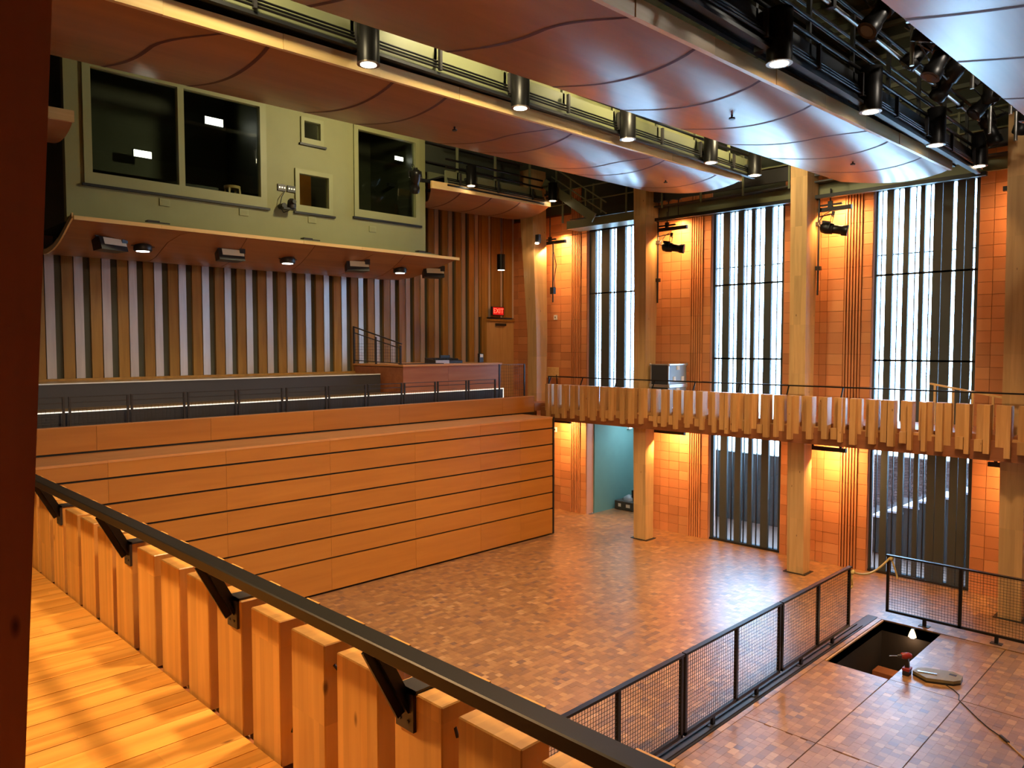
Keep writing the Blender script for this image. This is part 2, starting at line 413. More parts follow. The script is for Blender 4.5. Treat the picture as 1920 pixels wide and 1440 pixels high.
for (a, b) in ((4.3, 6.4), (8.48, 10.5), (12.6, 14.72), (.2, 2.25)):
    MB().box(17.95, a, 8.72, 18.25, b, 9.3).build('wall_right', DKGREEN, **ST)
fins = {1: ([(.0,.11,.1),(.22,.37,.1),(.49,.64,.1),(.80,1,.1)], [.16, .44, .73]),
        2: ([(.0,.035,.09),(.14,.24,.08),(.355,.44,.08),(.545,.60,.08),(.73,.83,.08),(.97,1,.09)], [.085, .30, .48, .66, .9]),
        3: ([(.0,.02,.09),(.11,.18,.08),(.285,.34,.08),(.445,.49,.08),(.575,.655,.12),(.66,.755,.05),(.79,.865,.12),(.87,.945,.05),(.965,1,.12)], [.06, .23, .40, .54]),
        4: ([(.0,.03,.16),(.14,.25,.2),(.36,.44,.2),(.73,.83,.2)], [.3, .6])}
def window(n, y1, y0, z0=0.0):
    o = sthing('window_%d' % n, (18.1, (y0+y1)/2, z0)); W = y1-y0
    for (a, b, dp) in fins[n][0]:
        MB().box(18.0, y1-W*a, z0, 18.0+dp, y1-W*b, 8.72).build('fin', FIN, o)
    for a in fins[n][1]:
        MB().box(18.03, y1-W*a-.01, z0, 18.07, y1-W*a+.01, 8.72).build('mullion', BLACKP, o)
    for z in ((6.78, 4.86, 7.24) if n != 1 else (6.78,)):
        if z == 7.24: MB().box(18.12, y0, z-.012, 18.15, y1, z+.012).build('transom', FIN, o)
        else: MB().box(18.0, y0, z-.02, 18.1, y1, z+.02).build('transom', BLACKP, o)
    MB().box(17.96, y0, z0, 18.16, y1, z0+.05).build('sill', BLACKP, o)
    MB().box(18.0, y0, 8.66, 18.16, y1, 8.72).build('head', BLACKP, o)
    # panes between the transoms
    zz = [z0+.05]+sorted(z for z in ((6.78, 4.86) if n != 1 else (6.78,)) if z > z0)+[8.66]
    for a, b in zip(zz[:-1], zz[1:]):
        MB().box(18.07, y0, a, 18.078, y1, b).build('pane', GLASS, o)
window(1, 14.70, 12.62, 3.1); window(2, 10.48, 8.52); window(3, 6.38, 4.32); window(4, 2.23, .22)
# stair recess behind bay 1: teal side wall and back wall
MB().box(18.25, 14.66, 0, 21.8, 14.76, 3.1).build('wall_recess_side', TEAL, **ST)
MB().box(21.5, 12.5, 0, 21.6, 14.66, 3.1).build('wall_recess_back', TEAL, **ST)
MB().box(18.25, 12.5, 0, 21.6, 12.6, 3.1).build('wall_recess_side', TEAL, **ST)
MB().box(18.25, 12.5, 3.1, 21.6, 14.76, 3.2).build('ceiling', WHITE, **ST)
MB().box(18.3, 12.5, -.2, 21.6, 14.76, -.02).build('floor', DARK, **ST)
lamp('AREA', 'recess_light', (19.6, 13.6, 3.0), 55, (.75, .9, 1), (19.6, 13.6, 0), 1.0)
# exterior: sunken terrace, retaining wall, upper ground, garden stair
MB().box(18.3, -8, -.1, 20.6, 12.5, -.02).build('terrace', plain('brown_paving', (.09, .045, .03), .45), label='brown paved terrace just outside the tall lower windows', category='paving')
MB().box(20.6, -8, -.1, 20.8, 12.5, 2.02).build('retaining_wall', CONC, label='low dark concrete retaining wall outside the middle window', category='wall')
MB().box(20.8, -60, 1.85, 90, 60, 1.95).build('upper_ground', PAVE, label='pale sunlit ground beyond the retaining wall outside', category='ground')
stc = thing('garden_stair', 'concrete stair with pale treads climbing outside the right lower window', 'stairs', (20.1, 5.7, 0))
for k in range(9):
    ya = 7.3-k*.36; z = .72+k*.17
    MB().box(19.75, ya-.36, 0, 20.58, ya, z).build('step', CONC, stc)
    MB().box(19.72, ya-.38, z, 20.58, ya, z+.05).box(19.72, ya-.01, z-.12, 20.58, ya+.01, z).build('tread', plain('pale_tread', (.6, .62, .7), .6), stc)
bw = thing('brick_wall', 'dark brick garden wall above the outdoor stair', 'wall', (20.65, 5.6, 0))
MB().box(20.595, 3.9, 0, 20.6, 7.6, 2.36).box(20.6, 3.9, 2.02, 20.9, 7.6, 2.36).build('mortar_core', MORTAR, bw)
brk = boxmesh('brick', .03, .2, .062, BRICKD)
r_ = 0; z = .82
while z < 2.3:
    y = 3.95+(.1 if r_ % 2 else 0)
    while y < 7.5:
        if z > .78+(7.3-y)/.36*.17: inst(brk, 'brick', (20.585, y+.1, z), bw)
        y += .211
    z += .073; r_ += 1

# ---------------- balconies
bd = sthing('balcony_deck', (17.1, 9, 3.1))
MB().box(16.27, -6, 3.24, 17.93, 15.05, 3.52).build('deck_slab', BEAMR, bd)
MB().box(16.15, -6, 3.05, 16.33, 15.0, 3.42).build('edge_beam', BEAMR, bd)
MB().box(15.95, 15.05, 3.3, 17.93, 18.0, 3.52).build('deck_slab', BEAMR, bd)
nd = sthing('balcony_deck', (0, 3, 3.4))
MB().box(-2.5, -5, 3.2, 1.44, 13.7, 3.49).build('deck_slab', BEAMR, nd)
y = 1.6; k = 0
while y < 9:
    wdt = R.choice([.13, .16, .19]); MB().box(-2.3, y, 3.49, 1.40, y+wdt-.004, 3.52+R.uniform(-.001, .001)).build('board', DECK, nd); y += wdt

def timber_guard(name, label, inner, s, ys, nmod, rng):
    """s = +1 when the outside (void) lies at +X of the inner face"""
    t = thing(name, label, 'railing', (inner, ys, 3.52))
    for k in range(nmod):
        y0 = ys+k*.3325
        wdt = rng.choice([.24, .25, .26]); top = 4.09
        b = 3.42 if s > 0 else rng.uniform(3.24, 3.36)
        if s > 0: b = 3.5
        MB().box(inner, y0, b, inner+s*.115, y0+wdt, top).build('baluster', DOUG if s > 0 else DOUGF, t, .004 if s > 0 else 0)
        # outer narrower post, hung in front and lower
        a = y0+rng.choice([.0, .03, .08, .12]); w2 = rng.choice([.08, .10, .12])
        zb = rng.uniform(3.12, 3.2)
        MB().box(inner+s*.117, a, zb, inner+s*.23, a+w2, top-(0 if s < 0 else .0)).build('hanging_post', DOUG if s > 0 else DOUGF, t)
        if rng.random() < .75:
            a2 = a+w2+.02; w3 = max(.05, min(.13, y0+.3325-a2-.03))
            hi = rng.random() < .35 and s < 0
            if hi: w3 = min(w3, max(.03, y0+wdt-a2))
            MB().box(inner+s*.117, a2, rng.uniform(3.2, 3.28), inner+s*.21, a2+w3, top-.0 if hi else rng.uniform(3.40, 3.48)).build('filler_post', DOUG if s > 0 else DOUGF, t)
        MB().box(inner+s*.01, y0+wdt+.002, rng.uniform(3.2, 3.26), inner+s*.105, y0+.331, rng.uniform(3.4, 3.48)).build('spacer_block', DOUG if s > 0 else DOUGF, t)
    return t
gn = timber_guard('timber_guard', 'thick upright fir timber balcony guard with black handrail in the left foreground', 1.41, 1, .38, 25, random.Random(3))
rx = 1.275
MB().box(rx-.035, -.5, 4.262, rx+.035, 9.0, 4.305).build('handrail', BLACK, gn, .004)
for yb in (.60, 1.88, 3.10, 4.40, 5.74, 7.0):
    br = MB().bar((1.40, yb, 4.03), (rx, yb, 4.27), .07, .012, (0, 1, 0)).bar((1.40, yb, 4.03), (rx, yb, 4.27), .014, .05, (0, 1, 0)); b_ = br.build('bracket', BLACK, gn)
    MB().box(1.398, yb-.045, 3.97, 1.41, yb+.045, 4.10).box(1.398, yb-.045, 4.09, 1.49, yb+.045, 4.10).build('bracket_plate', STEEL, b_)
    sc = MB()
    for dy, dz in ((-.02, 4.0), (.02, 4.0)): sc.lathe((1.397, yb+dy, dz), (1.394, yb+dy, dz), [(0, .006), (1, .005)], 6)
    sc.build('screw', BLACKP, b_)
pk = MB()
rr = random.Random(5)
for k in range(25):
    for z in (3.66, 3.98):
        yy = .38+k*.3325; pk.lathe((1.47+rr.uniform(-.02, .02), yy+.001, z+rr.uniform(-.05, .04)), (1.47, yy-.001, z), [(0, .006), (1, .006)], 6)
pk.build('screw_hole', BLACKP, gn)
gf = timber_guard('timber_guard', 'far balcony guard of staggered hanging fir timbers with a thin black handrail', 16.26, -1, .6, 43, random.Random(9))
MB().box(16.36, .4, 4.285, 16.40, 14.9, 4.315).build('handrail', BLACK, gf)
MB().bar((16.38, 14.88, 4.3), (16.38, 14.88, 3.6), .03).build('end_post', BLACK, gf)
for k in range(12):
    yb = 1.6+k*1.2; MB().bar((16.26, yb, 4.03), (16.38, yb, 4.29), .03, .012).build('bracket', BLACK, gf)

# ---------------- columns
def column(label, y, lean=.1, group=None):
    t = thing('timber_column', label, 'column', (16.8, y+.2, 0))
    prev = None
    segs = [(0, 16.60, 16.95, y-.01, y+.37), (3.0, 16.6, 17.0, y+.02, y+.41), (5.5, 16.6, 17.08, y+.04, y+.41), (10.5, 16.60, 17.24, y+.02+lean*.5, y+.36+lean)]
    m = MB()
    for a, b in zip(segs[:-1], segs[1:]):
        m.hexa([(a[1], a[3], a[0]), (a[2], a[3], a[0]), (a[2], a[4], a[0]), (a[1], a[4], a[0])], [(b[1], b[3], b[0]), (b[2], b[3], b[0]), (b[2], b[4], b[0]), (b[1], b[4], b[0])])
    m.build('shaft', COLW, t)
    MB().box(16.54, y-.08, 0, 17.0, y+.44, .012).build('base_plate', BLACKP, t)
    return t
column('tapered fir column at the far end of the balcony beside the back wall', 15.55, .5)
column('tapered fir column between the narrow blue-lit window and the road cases', 11.6, .12)
column('tapered fir column right of the tall middle window', 7.3, .1)
column('tapered fir column at the right edge behind the second guard panel', 3.12, .1)
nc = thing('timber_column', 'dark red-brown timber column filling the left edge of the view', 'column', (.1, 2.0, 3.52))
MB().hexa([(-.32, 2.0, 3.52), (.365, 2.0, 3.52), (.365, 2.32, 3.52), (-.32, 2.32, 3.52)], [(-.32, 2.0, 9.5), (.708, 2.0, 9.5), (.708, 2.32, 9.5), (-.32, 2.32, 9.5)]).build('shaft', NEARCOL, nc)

# ================================================================== SEATING BANK
bk = thing('seating_bank', 'retracted orange wood seating bank with black horizontal gaps between rows', 'seating', (8.5, 14.3, 0))
zr = [.02, .72, 1.17, 1.62, 2.06, 2.50, 2.94, 3.25]
xsm = [1.7, 1.9, 4.12, 6.17, 8.40, 10.63, 12.67, 14.09, 15.35]
MB().box(1.7, 13.86, 0, 15.34, 15.0, 3.2).build('carcass', DARK, bk)
for i in range(7):
    for a, b in zip(xsm[:-1], xsm[1:]):
        g = .004 if i else .006
        MB().box(a+g/2, 13.80+i*.002, zr[i]+.018, b-g/2, 13.85, zr[i+1]-.018 if i < 6 else 3.205).build('riser_panel', PANEL, bk)
for a, b in zip(xsm[:-1], xsm[1:]): MB().box(a, 13.80, 3.206, b-.003, 15.0, 3.25).build('tread_panel', PANELT, bk)
MB().box(15.36, 13.78, .02, 15.40, 14.9, 3.24).build('end_post', BLACKP, bk)
pp = thing('parapet', 'orange wood parapet band above the seating bank', 'wall panel', (9, 15.02, 3.25))
MB().box(1.2, 15.03, 3.25, 15.9, 15.12, 3.7).build('parapet_core', DARK, pp)
px = [1.2, 4.30, 6.40, 8.72, 11.07, 14.60, 15.88]
for a, b in zip(px[:-1], px[1:]): MB().box(a+.003, 15.0, 3.285, b-.003, 15.03, 3.73).build('parapet_panel', PANEL, pp)
MB().box(1.2, 15.0, 3.73, 15.9, 15.13, 3.745).build('parapet_cap', PANELT, pp)
# tiers behind
t1 = thing('aisle_tier', 'lower dark aisle tier with a bright nosing line behind the mesh guards', 'platform', (8, 15.5, 3.52))
MB().box(1.2, 15.12, 3.3, 15.9, 15.52, 3.5).build('aisle_floor', SLATB, t1)
MB().box(1.2, 15.5, 3.5, 15.1, 16.4, 3.96).build('riser', RISER, t1)
MB().box(1.2, 15.53, 3.96, 15.1, 16.4, 3.975).build('tread', SLATB, t1)
MB().box(1.2, 15.49, 3.962, 15.1, 15.53, 3.982).box(15.1, 15.49, 3.6, 15.12, 15.53, 3.985).build('nosing', NOSE, t1)
t2 = thing('aisle_tier', 'upper dark aisle tier with a thin white nosing line below the board wall', 'platform', (6, 16.4, 3.97))
MB().box(1.2, 16.4, 3.97, 11.5, 17.85, 4.44).build('riser', RISER, t2)
MB().box(1.2, 16.44, 4.44, 11.5, 17.85, 4.455).build('tread', SLATB, t2)
MB().box(1.2, 16.39, 4.442, 11.5, 16.43, 4.465).build('nosing', WHITE, t2)
bx = thing('control_desk', 'red-brown wood mixing desk box at the right end of the upper tier', 'desk', (13.3, 16.7, 3.97))
MB().box(11.62, 15.57, 3.97, 15.04, 17.8, 4.64).build('carcass', REDW, bx)
for a, b in ((11.6, 13.1), (13.1, 15.06)): MB().box(a+.003, 15.55, 3.98, b-.003, 15.575, 4.66).build('front_panel', REDW, bx)
MB().box(11.57, 15.5, 4.66, 15.08, 17.8, 4.71).build('desk_top', PANELT, bx)

# mesh guard frame, reused
def wire(m, axis, p0, L_, z0, z1, dv, dh, r=.0025, other=0):
    n = int(L_/dv)
    for k in range(1, n):
        a = p0+k*dv
        if axis == 'x': m.box(a-r, other-r, z0, a+r, other+r, z1)
        else: m.box(other-r, a-r, z0, other+r, a+r, z1)
    z = z0+dh
    while z < z1-.005:
        if axis == 'x': m.box(p0, other-r, z-r, p0+L_, other+r, z+r)
        else: m.box(other-r, p0, z-r, other+r, p0+L_, z+r)
        z += dh
ordn = ['leftmost', 'second from left', 'third from left', 'fourth from left', 'fifth from left', 'sixth from left', 'seventh from left', 'eighth from left', 'ninth from left', 'tenth from left', 'rightmost']
gx = [2.85, 3.93, 4.98, 6.04, 7.09, 8.18, 9.24, 10.31, 11.38, 12.45, 13.52]
ag = None
for i, x0 in enumerate(gx):
    if ag is None:
        ag = thing('aisle_guard', '', 'railing', (x0, 15.2, 3.52), 'low mesh guard frames behind the parapet')
        W = .98
        for a in (0, W): MB().box(x0+a-.018, 15.18, 3.52, x0+a+.018, 15.22, 4.27).build('post', STEEL, ag)
        for z in (4.26, 4.16): MB().box(x0+.018, 15.19, z-.008, x0+W-.018, 15.21, z+.008).build('rail', STEEL, ag)
        m = MB(); wire(m, 'x', x0, W, 3.6, 4.05, .07, .05, .002, 15.2); m.box(x0, 15.194, 4.043, x0+W, 15.206, 4.053); o = m.build('wire_mesh', STEEL, ag); o['kind'] = 'stuff'
        cur = ag
    else: cur = dup(ag, (x0, 15.2, 3.52))
    cur['label'] = 'low dark mesh guard frame behind the orange parapet, %s' % ordn[i]
tg = thing('side_guard', 'tall cable guard between the mixing desk and the far column', 'railing', (15.3, 15.15, 3.75))
for a in (14.62, 15.62): MB().box(a-.018, 15.13, 3.75, a+.018, 15.17, 4.68).build('post', STEEL, tg)
m = MB(); wire(m, 'x', 14.62, 1.0, 3.75, 4.67, .09, .09, .002, 15.15); m.box(14.62, 15.145, 4.665, 15.62, 15.155, 4.675); o = m.build('wire_mesh', STEEL, tg); o['kind'] = 'stuff'
sg = thing('stair_guard', 'sloping dark mesh guard on the left side of the mixing desk', 'railing', (11.6, 16.7, 4.7))
for y_, z_ in ((17.77, 5.7), (16.73, 5.43), (15.65, 5.2)): MB().box(11.58, y_-.02, 4.71, 11.62, y_+.02, z_).build('post', STEEL, sg)
MB().bar((11.6, 17.8, 5.72), (11.6, 15.6, 5.24), .03).bar((11.6, 17.8, 5.56), (11.6, 15.62, 5.12), .02).bar((11.6, 17.8, 4.8), (11.6, 15.65, 4.74), .02).build('rail', STEEL, sg)
m = MB()
for k in range(22):
    y_ = 15.7+k*.1; m.box(11.597, y_-.002, 4.76, 11.603, y_+.002, 5.12+(y_-15.62)*.2)
for k in range(6):
    z_ = 4.85+k*.08; m.box(11.597, 15.65, z_-.002, 11.603, 17.77, z_+.002)
o = m.build('wire_mesh', STEEL, sg); o['kind'] = 'stuff'
ms = thing('mixing_console', 'black and silver mixing console on the red-brown desk', 'console', (13.5, 16.2, 4.71))
MB().hexa([(13.05, 16.0, 4.71), (14.0, 16.0, 4.71), (14.0, 16.5, 4.71), (13.05, 16.5, 4.71)], [(13.05, 16.0, 4.78), (14.0, 16.0, 4.78), (14.0, 16.5, 4.86), (13.05, 16.5, 4.86)]).build('chassis', BLACKP, ms)
MB().box(13.03, 15.98, 4.71, 13.5, 16.0, 4.80).build('silver_edge', ALU, ms)
m = MB()
for k in range(14): m.box(13.1+k*.062, 16.1, 4.79, 13.12+k*.062, 16.2, 4.84)
m.build('fader_bank', BLACKP, ms)
MB().box(13.55, 16.42, 4.85, 13.9, 16.46, 4.93).build('screen_hood', BLACKP, ms)
ph = thing('desk_phone', 'small black wall phone box at the right end of the mixing desk', 'telephone', (15.0, 16.3, 4.71))
MB().box(14.88, 16.25, 4.71, 15.03, 16.33, 4.97).build('body', BLACKP, ph); MB().box(14.9, 16.24, 4.86, 15.01, 16.25, 4.95).build('display', WHITE, ph)
tmb = thing('folding_table', 'thin black flat panel lying on the left part of the mixing desk', 'table', (12.3, 16.0, 4.71))
MB().box(11.75, 15.62, 4.71, 13.0, 15.95, 4.73).build('top', BLACKP, tmb); MB().box(11.75, 15.61, 4.712, 13.0, 15.618, 4.728).build('edge_trim', STEEL, tmb)

# ================================================================== CONTROL BOOTH
bo = sthing('wall_booth', (8.2, 15.5, 7.5))
wins = [(4.35, 7.93, 8.18, 10.6), (8.77, 9.34, 9.74, 10.32), (8.61, 9.56, 8.2, 9.15), (10.15, 12.1, 8.27, 10.6)]
m = MB(); Yb0, Yb1 = 15.5, 15.65
def hole(m, x0, x1, z0, z1): pass
m.box(4.05, Yb0, 7.45, 12.31, Yb1, 8.18)
m.box(4.05, Yb0, 8.18, 4.35, Yb1, 10.6); m.box(7.93, Yb0, 8.18, 8.61, Yb1, 10.6); m.box(12.1, Yb0, 8.18, 12.31, Yb1, 10.6)
m.box(10.15, Yb0, 8.18, 12.1, Yb1, 8.27); m.box(9.56, Yb0, 8.18, 10.15, Yb1, 10.6)
m.box(8.61, Yb0, 8.18, 9.56, Yb1, 8.2); m.box(8.61, Yb0, 9.15, 9.56, Yb1, 9.74)
m.box(8.61, Yb0, 9.74, 8.77, Yb1, 10.6); m.box(9.34, Yb0, 9.74, 9.56, Yb1, 10.6); m.box(8.77, Yb0, 10.32, 9.34, Yb1, 10.6)
m.box(4.05, Yb0, 10.6, 12.31, Yb1, 12.5)
m.build('booth_front', OLIVE, bo)
m = MB(); m.box(4.05, Yb1, 7.45, 4.15, 18, 12.5); m.box(12.21, Yb1, 7.45, 12.31, 18, 12.5); m.box(4.15, Yb1, 7.45, 12.21, 18, 7.6); m.box(4.15, 17.8, 7.6, 12.21, 17.9, 12.5); m.box(4.15, Yb1, 11.2, 12.21, 18, 11.3); m.box(8.1, Yb1, 7.6, 8.15, 17.8, 11.2); m.box(9.8, Yb1, 7.6, 9.85, 17.8, 11.2)
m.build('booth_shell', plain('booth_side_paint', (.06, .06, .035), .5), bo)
def bwin(n, x0, x1, z0, z1, div=None, t=.13, gl=DARKGLASS):
    o = sthing('window_%d' % n, ((x0+x1)/2, 15.5, z0))
    MB().box(x0, 15.46, z0, x1, 15.6, z0+t*1.5).box(x0, 15.46, z1-t, x1, 15.6, z1).box(x0, 15.46, z0+t*1.5, x0+t, 15.6, z1-t).box(x1-t, 15.46, z0+t*1.5, x1, 15.6, z1-t).build('window_frame', OLIVEF, o)
    MB().box(x0-.04, 15.44, z0-.05, x1+.06, 15.5, z0-.005).build('sill_shadow_strip', BLACKP, o)  # solid black strip painted in as the shadow under the frame
    xs_ = [x0+t]+([div] if div else [])+[x1-t]
    if div: MB().box(div-.06, 15.46, z0+t*1.5, div+.06, 15.6, z1-t).build('mullion', OLIVEF, o)
    for a, b in zip(xs_[:-1], xs_[1:]): MB().box(a, 15.55, z0+t*1.5, b, 15.556, z1-t).build('pane', gl, o)
bwin(5, 4.35, 7.93, 8.18, 10.45, 6.12, .14); bwin(6, 8.77, 9.34, 9.74, 10.32, None, .08); bwin(7, 8.61, 9.56, 8.2, 9.15, None, .1); bwin(8, 10.15, 12.1, 8.27, 10.45, None, .12)
# booth furnishings seen through the glass
def pane_reflection(label, x, y, z, s=.45):  # glowing panel stands in for a lamp reflection in the pane
    t = thing('reflection_panel', label, 'lamp', (x, y, z))
    MB().box(x-s/2, y, z, x+s/2, y+.05, z+s*.45).build('housing', BLACKP, t); MB().box(x-s/2+.02, y-.01, z+.02, x+s/2-.02, y, z+s*.45-.02).build('lens', LENSW, t)
pane_reflection('small bright rectangular lamp reflection in the right pane of the big booth window', 7.55, 17.2, 10.2)
pane_reflection('glowing rectangular lamp reflection low in the left pane of the big booth window', 6.05, 17.4, 9.25, .4)
pane_reflection('bright rectangular lamp reflection near the top right of the right booth window', 12.0, 16.2, 10.0, .3)
dk = thing('booth_desk', 'long dark desk behind the big control booth window', 'desk', (6, 16.3, 7.6))
MB().box(4.3, 16.0, 8.5, 8.0, 16.7, 8.56).build('desk_top', BLACKP, dk)
for a in (4.4, 7.9): MB().box(a-.03, 16.1, 7.6, a+.03, 16.6, 8.5).build('leg', BLACKP, dk)
so = thing('wooden_stool', 'pale wooden stool behind the big booth window', 'stool', (7.35, 15.9, 7.6))
MB().lathe((7.35, 15.9, 8.56), (7.35, 15.9, 8.62), [(0, .17), (1, .17)], 16).build('seat', STOOLW, so)
for a, b in ((-1, -1), (1, -1), (1, 1), (-1, 1)): MB().bar((7.35+a*.11, 15.9+b*.11, 8.56), (7.35+a*.17, 15.9+b*.17, 7.6), .035).build('leg', STOOLW, so)
cb = thing('wood_cabinet', 'orange wood cabinet seen through the small square booth window', 'cabinet', (9.2, 16.5, 7.6))
MB().box(8.75, 16.5, 7.6, 9.6, 16.9, 9.4).build('body', PANEL, cb); MB().box(8.8, 16.48, 8.6, 9.15, 16.5, 9.1).build('speaker_front', BLACKP, cb)
# outlet plates on booth wall
for i, (x, z) in enumerate(((5.78, 8.01), (7.41, 8.02), (9.03, 8.05), (10.67, 8.02))):
    t = thing('outlet_plate', 'small olive outlet plate under the booth windows, %s' % ['leftmost', 'second from left', 'third from left', 'rightmost'][i], 'outlet', (x, 15.5, z-.06))
    MB().box(x-.1, 15.48, z-.07, x+.1, 15.5, z+.07).build('plate', OLIVEF, t, .004)
    m = MB()
    for k in range(3): m.box(x-.07, 15.476, z-.045+k*.032, x+.07, 15.48, z-.03+k*.032)
    m.build('slots', OLIVE, t)
for x, lb in ((8.29, 'grey metal connector plate above the wall camera'), (8.52, 'black connector plate beside the square booth window')):
    t = thing('connector_plate', lb, 'outlet', (x, 15.5, 8.6))
    MB().box(x-.1, 15.47, 8.6, x+.09, 15.5, 8.74).build('plate', STEEL if x < 8.4 else BLACKP, t)
    m = MB()
    for k in range(3): m.lathe((x-.06+k*.06, 15.465, 8.67), (x-.06+k*.06, 15.47, 8.67), [(0, .018), (1, .018)], 8)
    m.build('sockets', ALU, t)
wc = thing('wall_camera', 'dark dome-headed camera on a bracket below the connector plates', 'camera', (8.38, 15.4, 8.2))
MB().tube((8.25, 15.5, 8.25), (8.25, 15.3, 8.25), .06).box(8.2, 15.25, 8.17, 8.5, 15.35, 8.21).build('bracket', BLACKP, wc)
MB().lathe((8.42, 15.3, 8.2), (8.42, 15.3, 8.42), [(0, .09), (.3, .1), (.8, .085), (1, .04)], 14).build('head', STEEL, wc)
MB().lathe((8.42, 15.22, 8.34), (8.42, 15.17, 8.34), [(0, .05), (1, .045)], 12).build('lens', BLACKP, wc)
MB().path([(8.35, 15.46, 8.6), (8.24, 15.4, 8.45), (8.2, 15.42, 8.25), (8.3, 15.44, 8.12), (8.42, 15.4, 8.18)], .008, 6).build('cable', BLACKP, wc)

# ================================================================== CURVED WOOD CEILING CLOUDS
def prof(s, A, hook=0):
    return -A*math.sin(math.pi*min(1, s**.8))
def cloud(label, seams, Yf, W, zf, dz, A, fh=.17, hooks=(), fasc=1, name='ceiling_cloud', clip=False):
    """curved veneer panels between seam positions (X), front edge at Yf, zf(X)"""
    t = thing(name, label, 'ceiling panel', ((seams[0]+seams[-1])/2, Yf+W/2, zf(seams[0])))
    nu, th = 18, .018
    def pt(i, s, g=0):
        X = seams[i]+g
        if clip and i == 0: X += .4*min(1, s/.26)
        if i in hooks: X += .55*max(0, 1-s/.3)**2
        return X
    for i in range(len(seams)-1):
        vs = []; fs = []; NX = 3
        for layer in (0, th):
            for j in range(nu+1):
                s = j/nu
                xa, xb = pt(i, s, .018), pt(i+1, s, -.018)
                off = R.uniform(0, 0)
                for q in range(NX+1):
                    X = xa+(xb-xa)*q/NX
                    vs.append((X, Yf+W*s, zf(X)+dz*s+prof(s, A)+layer))
        n = (nu+1)*(NX+1)
        for j in range(nu):
            for q in range(NX):
                a = j*(NX+1)+q; fs.append((a, a+NX+1, a+NX+2, a+1)); fs.append((n+a, n+a+1, n+a+NX+2, n+a+NX+1))
        sm = [True]*len(fs)
        mbx = MB(); mbx.add(vs, fs, True)
        side = []
        for j in range(nu):
            a = j*(NX+1); side.append((a, n+a, n+a+NX+1, a+NX+1)); b = a+NX; side.append((b, b+NX+1, n+b+NX+1, n+b))
        for q in range(NX):
            side.append((q, q+1, n+q+1, n+q)); a = nu*(NX+1)+q; side.append((a, n+a, n+a+1, a+1))
        mbx.add(vs, side)
        mbx.build('veneer_panel', CLOUD, t)
        if i:   # seam strip between panels
            sv = []; sf = []
            for j in range(nu+1):
                s = j/nu; X = pt(i, s)
                for dx in (-.026, .026): sv.append((X+dx, Yf+W*s, zf(X)+dz*s+prof(s, A)-.003))
            for j in range(nu): sf.append((2*j, 2*j+2, 2*j+3, 2*j+1))
            MB().add(sv, sf).build('seam_strip', SEAM, t)
    if fasc:
        n = max(2, int((seams[-1]-seams[0])/1.3)); 
        for k in range(n):
            a = seams[0]+(seams[-1]-seams[0])*k/n; b = seams[0]+(seams[-1]-seams[0])*(k+1)/n
            o = R.uniform(0, .012)
            MB().hexa([(a, Yf-.05-o, zf(a)-.012), (b-.004, Yf-.05-o, zf(b)-.012), (b-.004, Yf, zf(b)-.012), (a, Yf, zf(a)-.012)],
                      [(a, Yf-.05-o, zf(a)+fh), (b-.004, Yf-.05-o, zf(b)+fh), (b-.004, Yf, zf(b)+fh), (a, Yf, zf(a)+fh)]).build('fascia_board', FASC, t)
        MB().bar((seams[0], Yf+.6, zf(seams[0])+.3), (seams[-1], Yf+.6, zf(seams[-1])+.3), .08).bar((seams[0], Yf+W-.5, zf(seams[0])+.35), (seams[-1], Yf+W-.5, zf(seams[-1])+.35), .08).build('support_channel', BLACKP, t)
    return t
cloud('long curved wood ceiling panel run across the upper left, in front of the booth windows', [.4, 1.9, 3.28, 4.37, 6.16, 7.09, 8.87, 9.85, 11.71, 12.62, 14.57, 15.55], 8.43, 2.35, lambda X: 8.645+.0125*X, .10, .15, hooks=(2, 6, 8))
cloud('curved wood ceiling panel run through the top centre, shining white from window reflections', [1.6, 3.60, 5.2, 6.87, 8.28, 9.66, 11.0, 12.42, 13.99, 15.5], 4.24, 1.95, lambda X: 8.06+.0215*X, .08, .13, hooks=(2, 6))
cloud('curved wood ceiling panel run cut by the top right corner', [3.2, 5.0, 6.9, 8.4, 10.2, 11.9, 13.6, 15.4], -.1, 2.35, lambda X: 7.58+.03*X, .12, .13)
cloud('short curved wood ceiling panel right of the control booth', [12.0, 13.0, 14.1, 15.2, 16.4], 14.9, 2.3, lambda X: 8.85+.023*X, -.02, .22, hooks=(), clip=True)
cloud('small end of a curved wood ceiling panel left of the control booth', [1.0, 2.4, 3.8], 14.0, 1.8, lambda X: 8.78+.02*X, .05, .2)
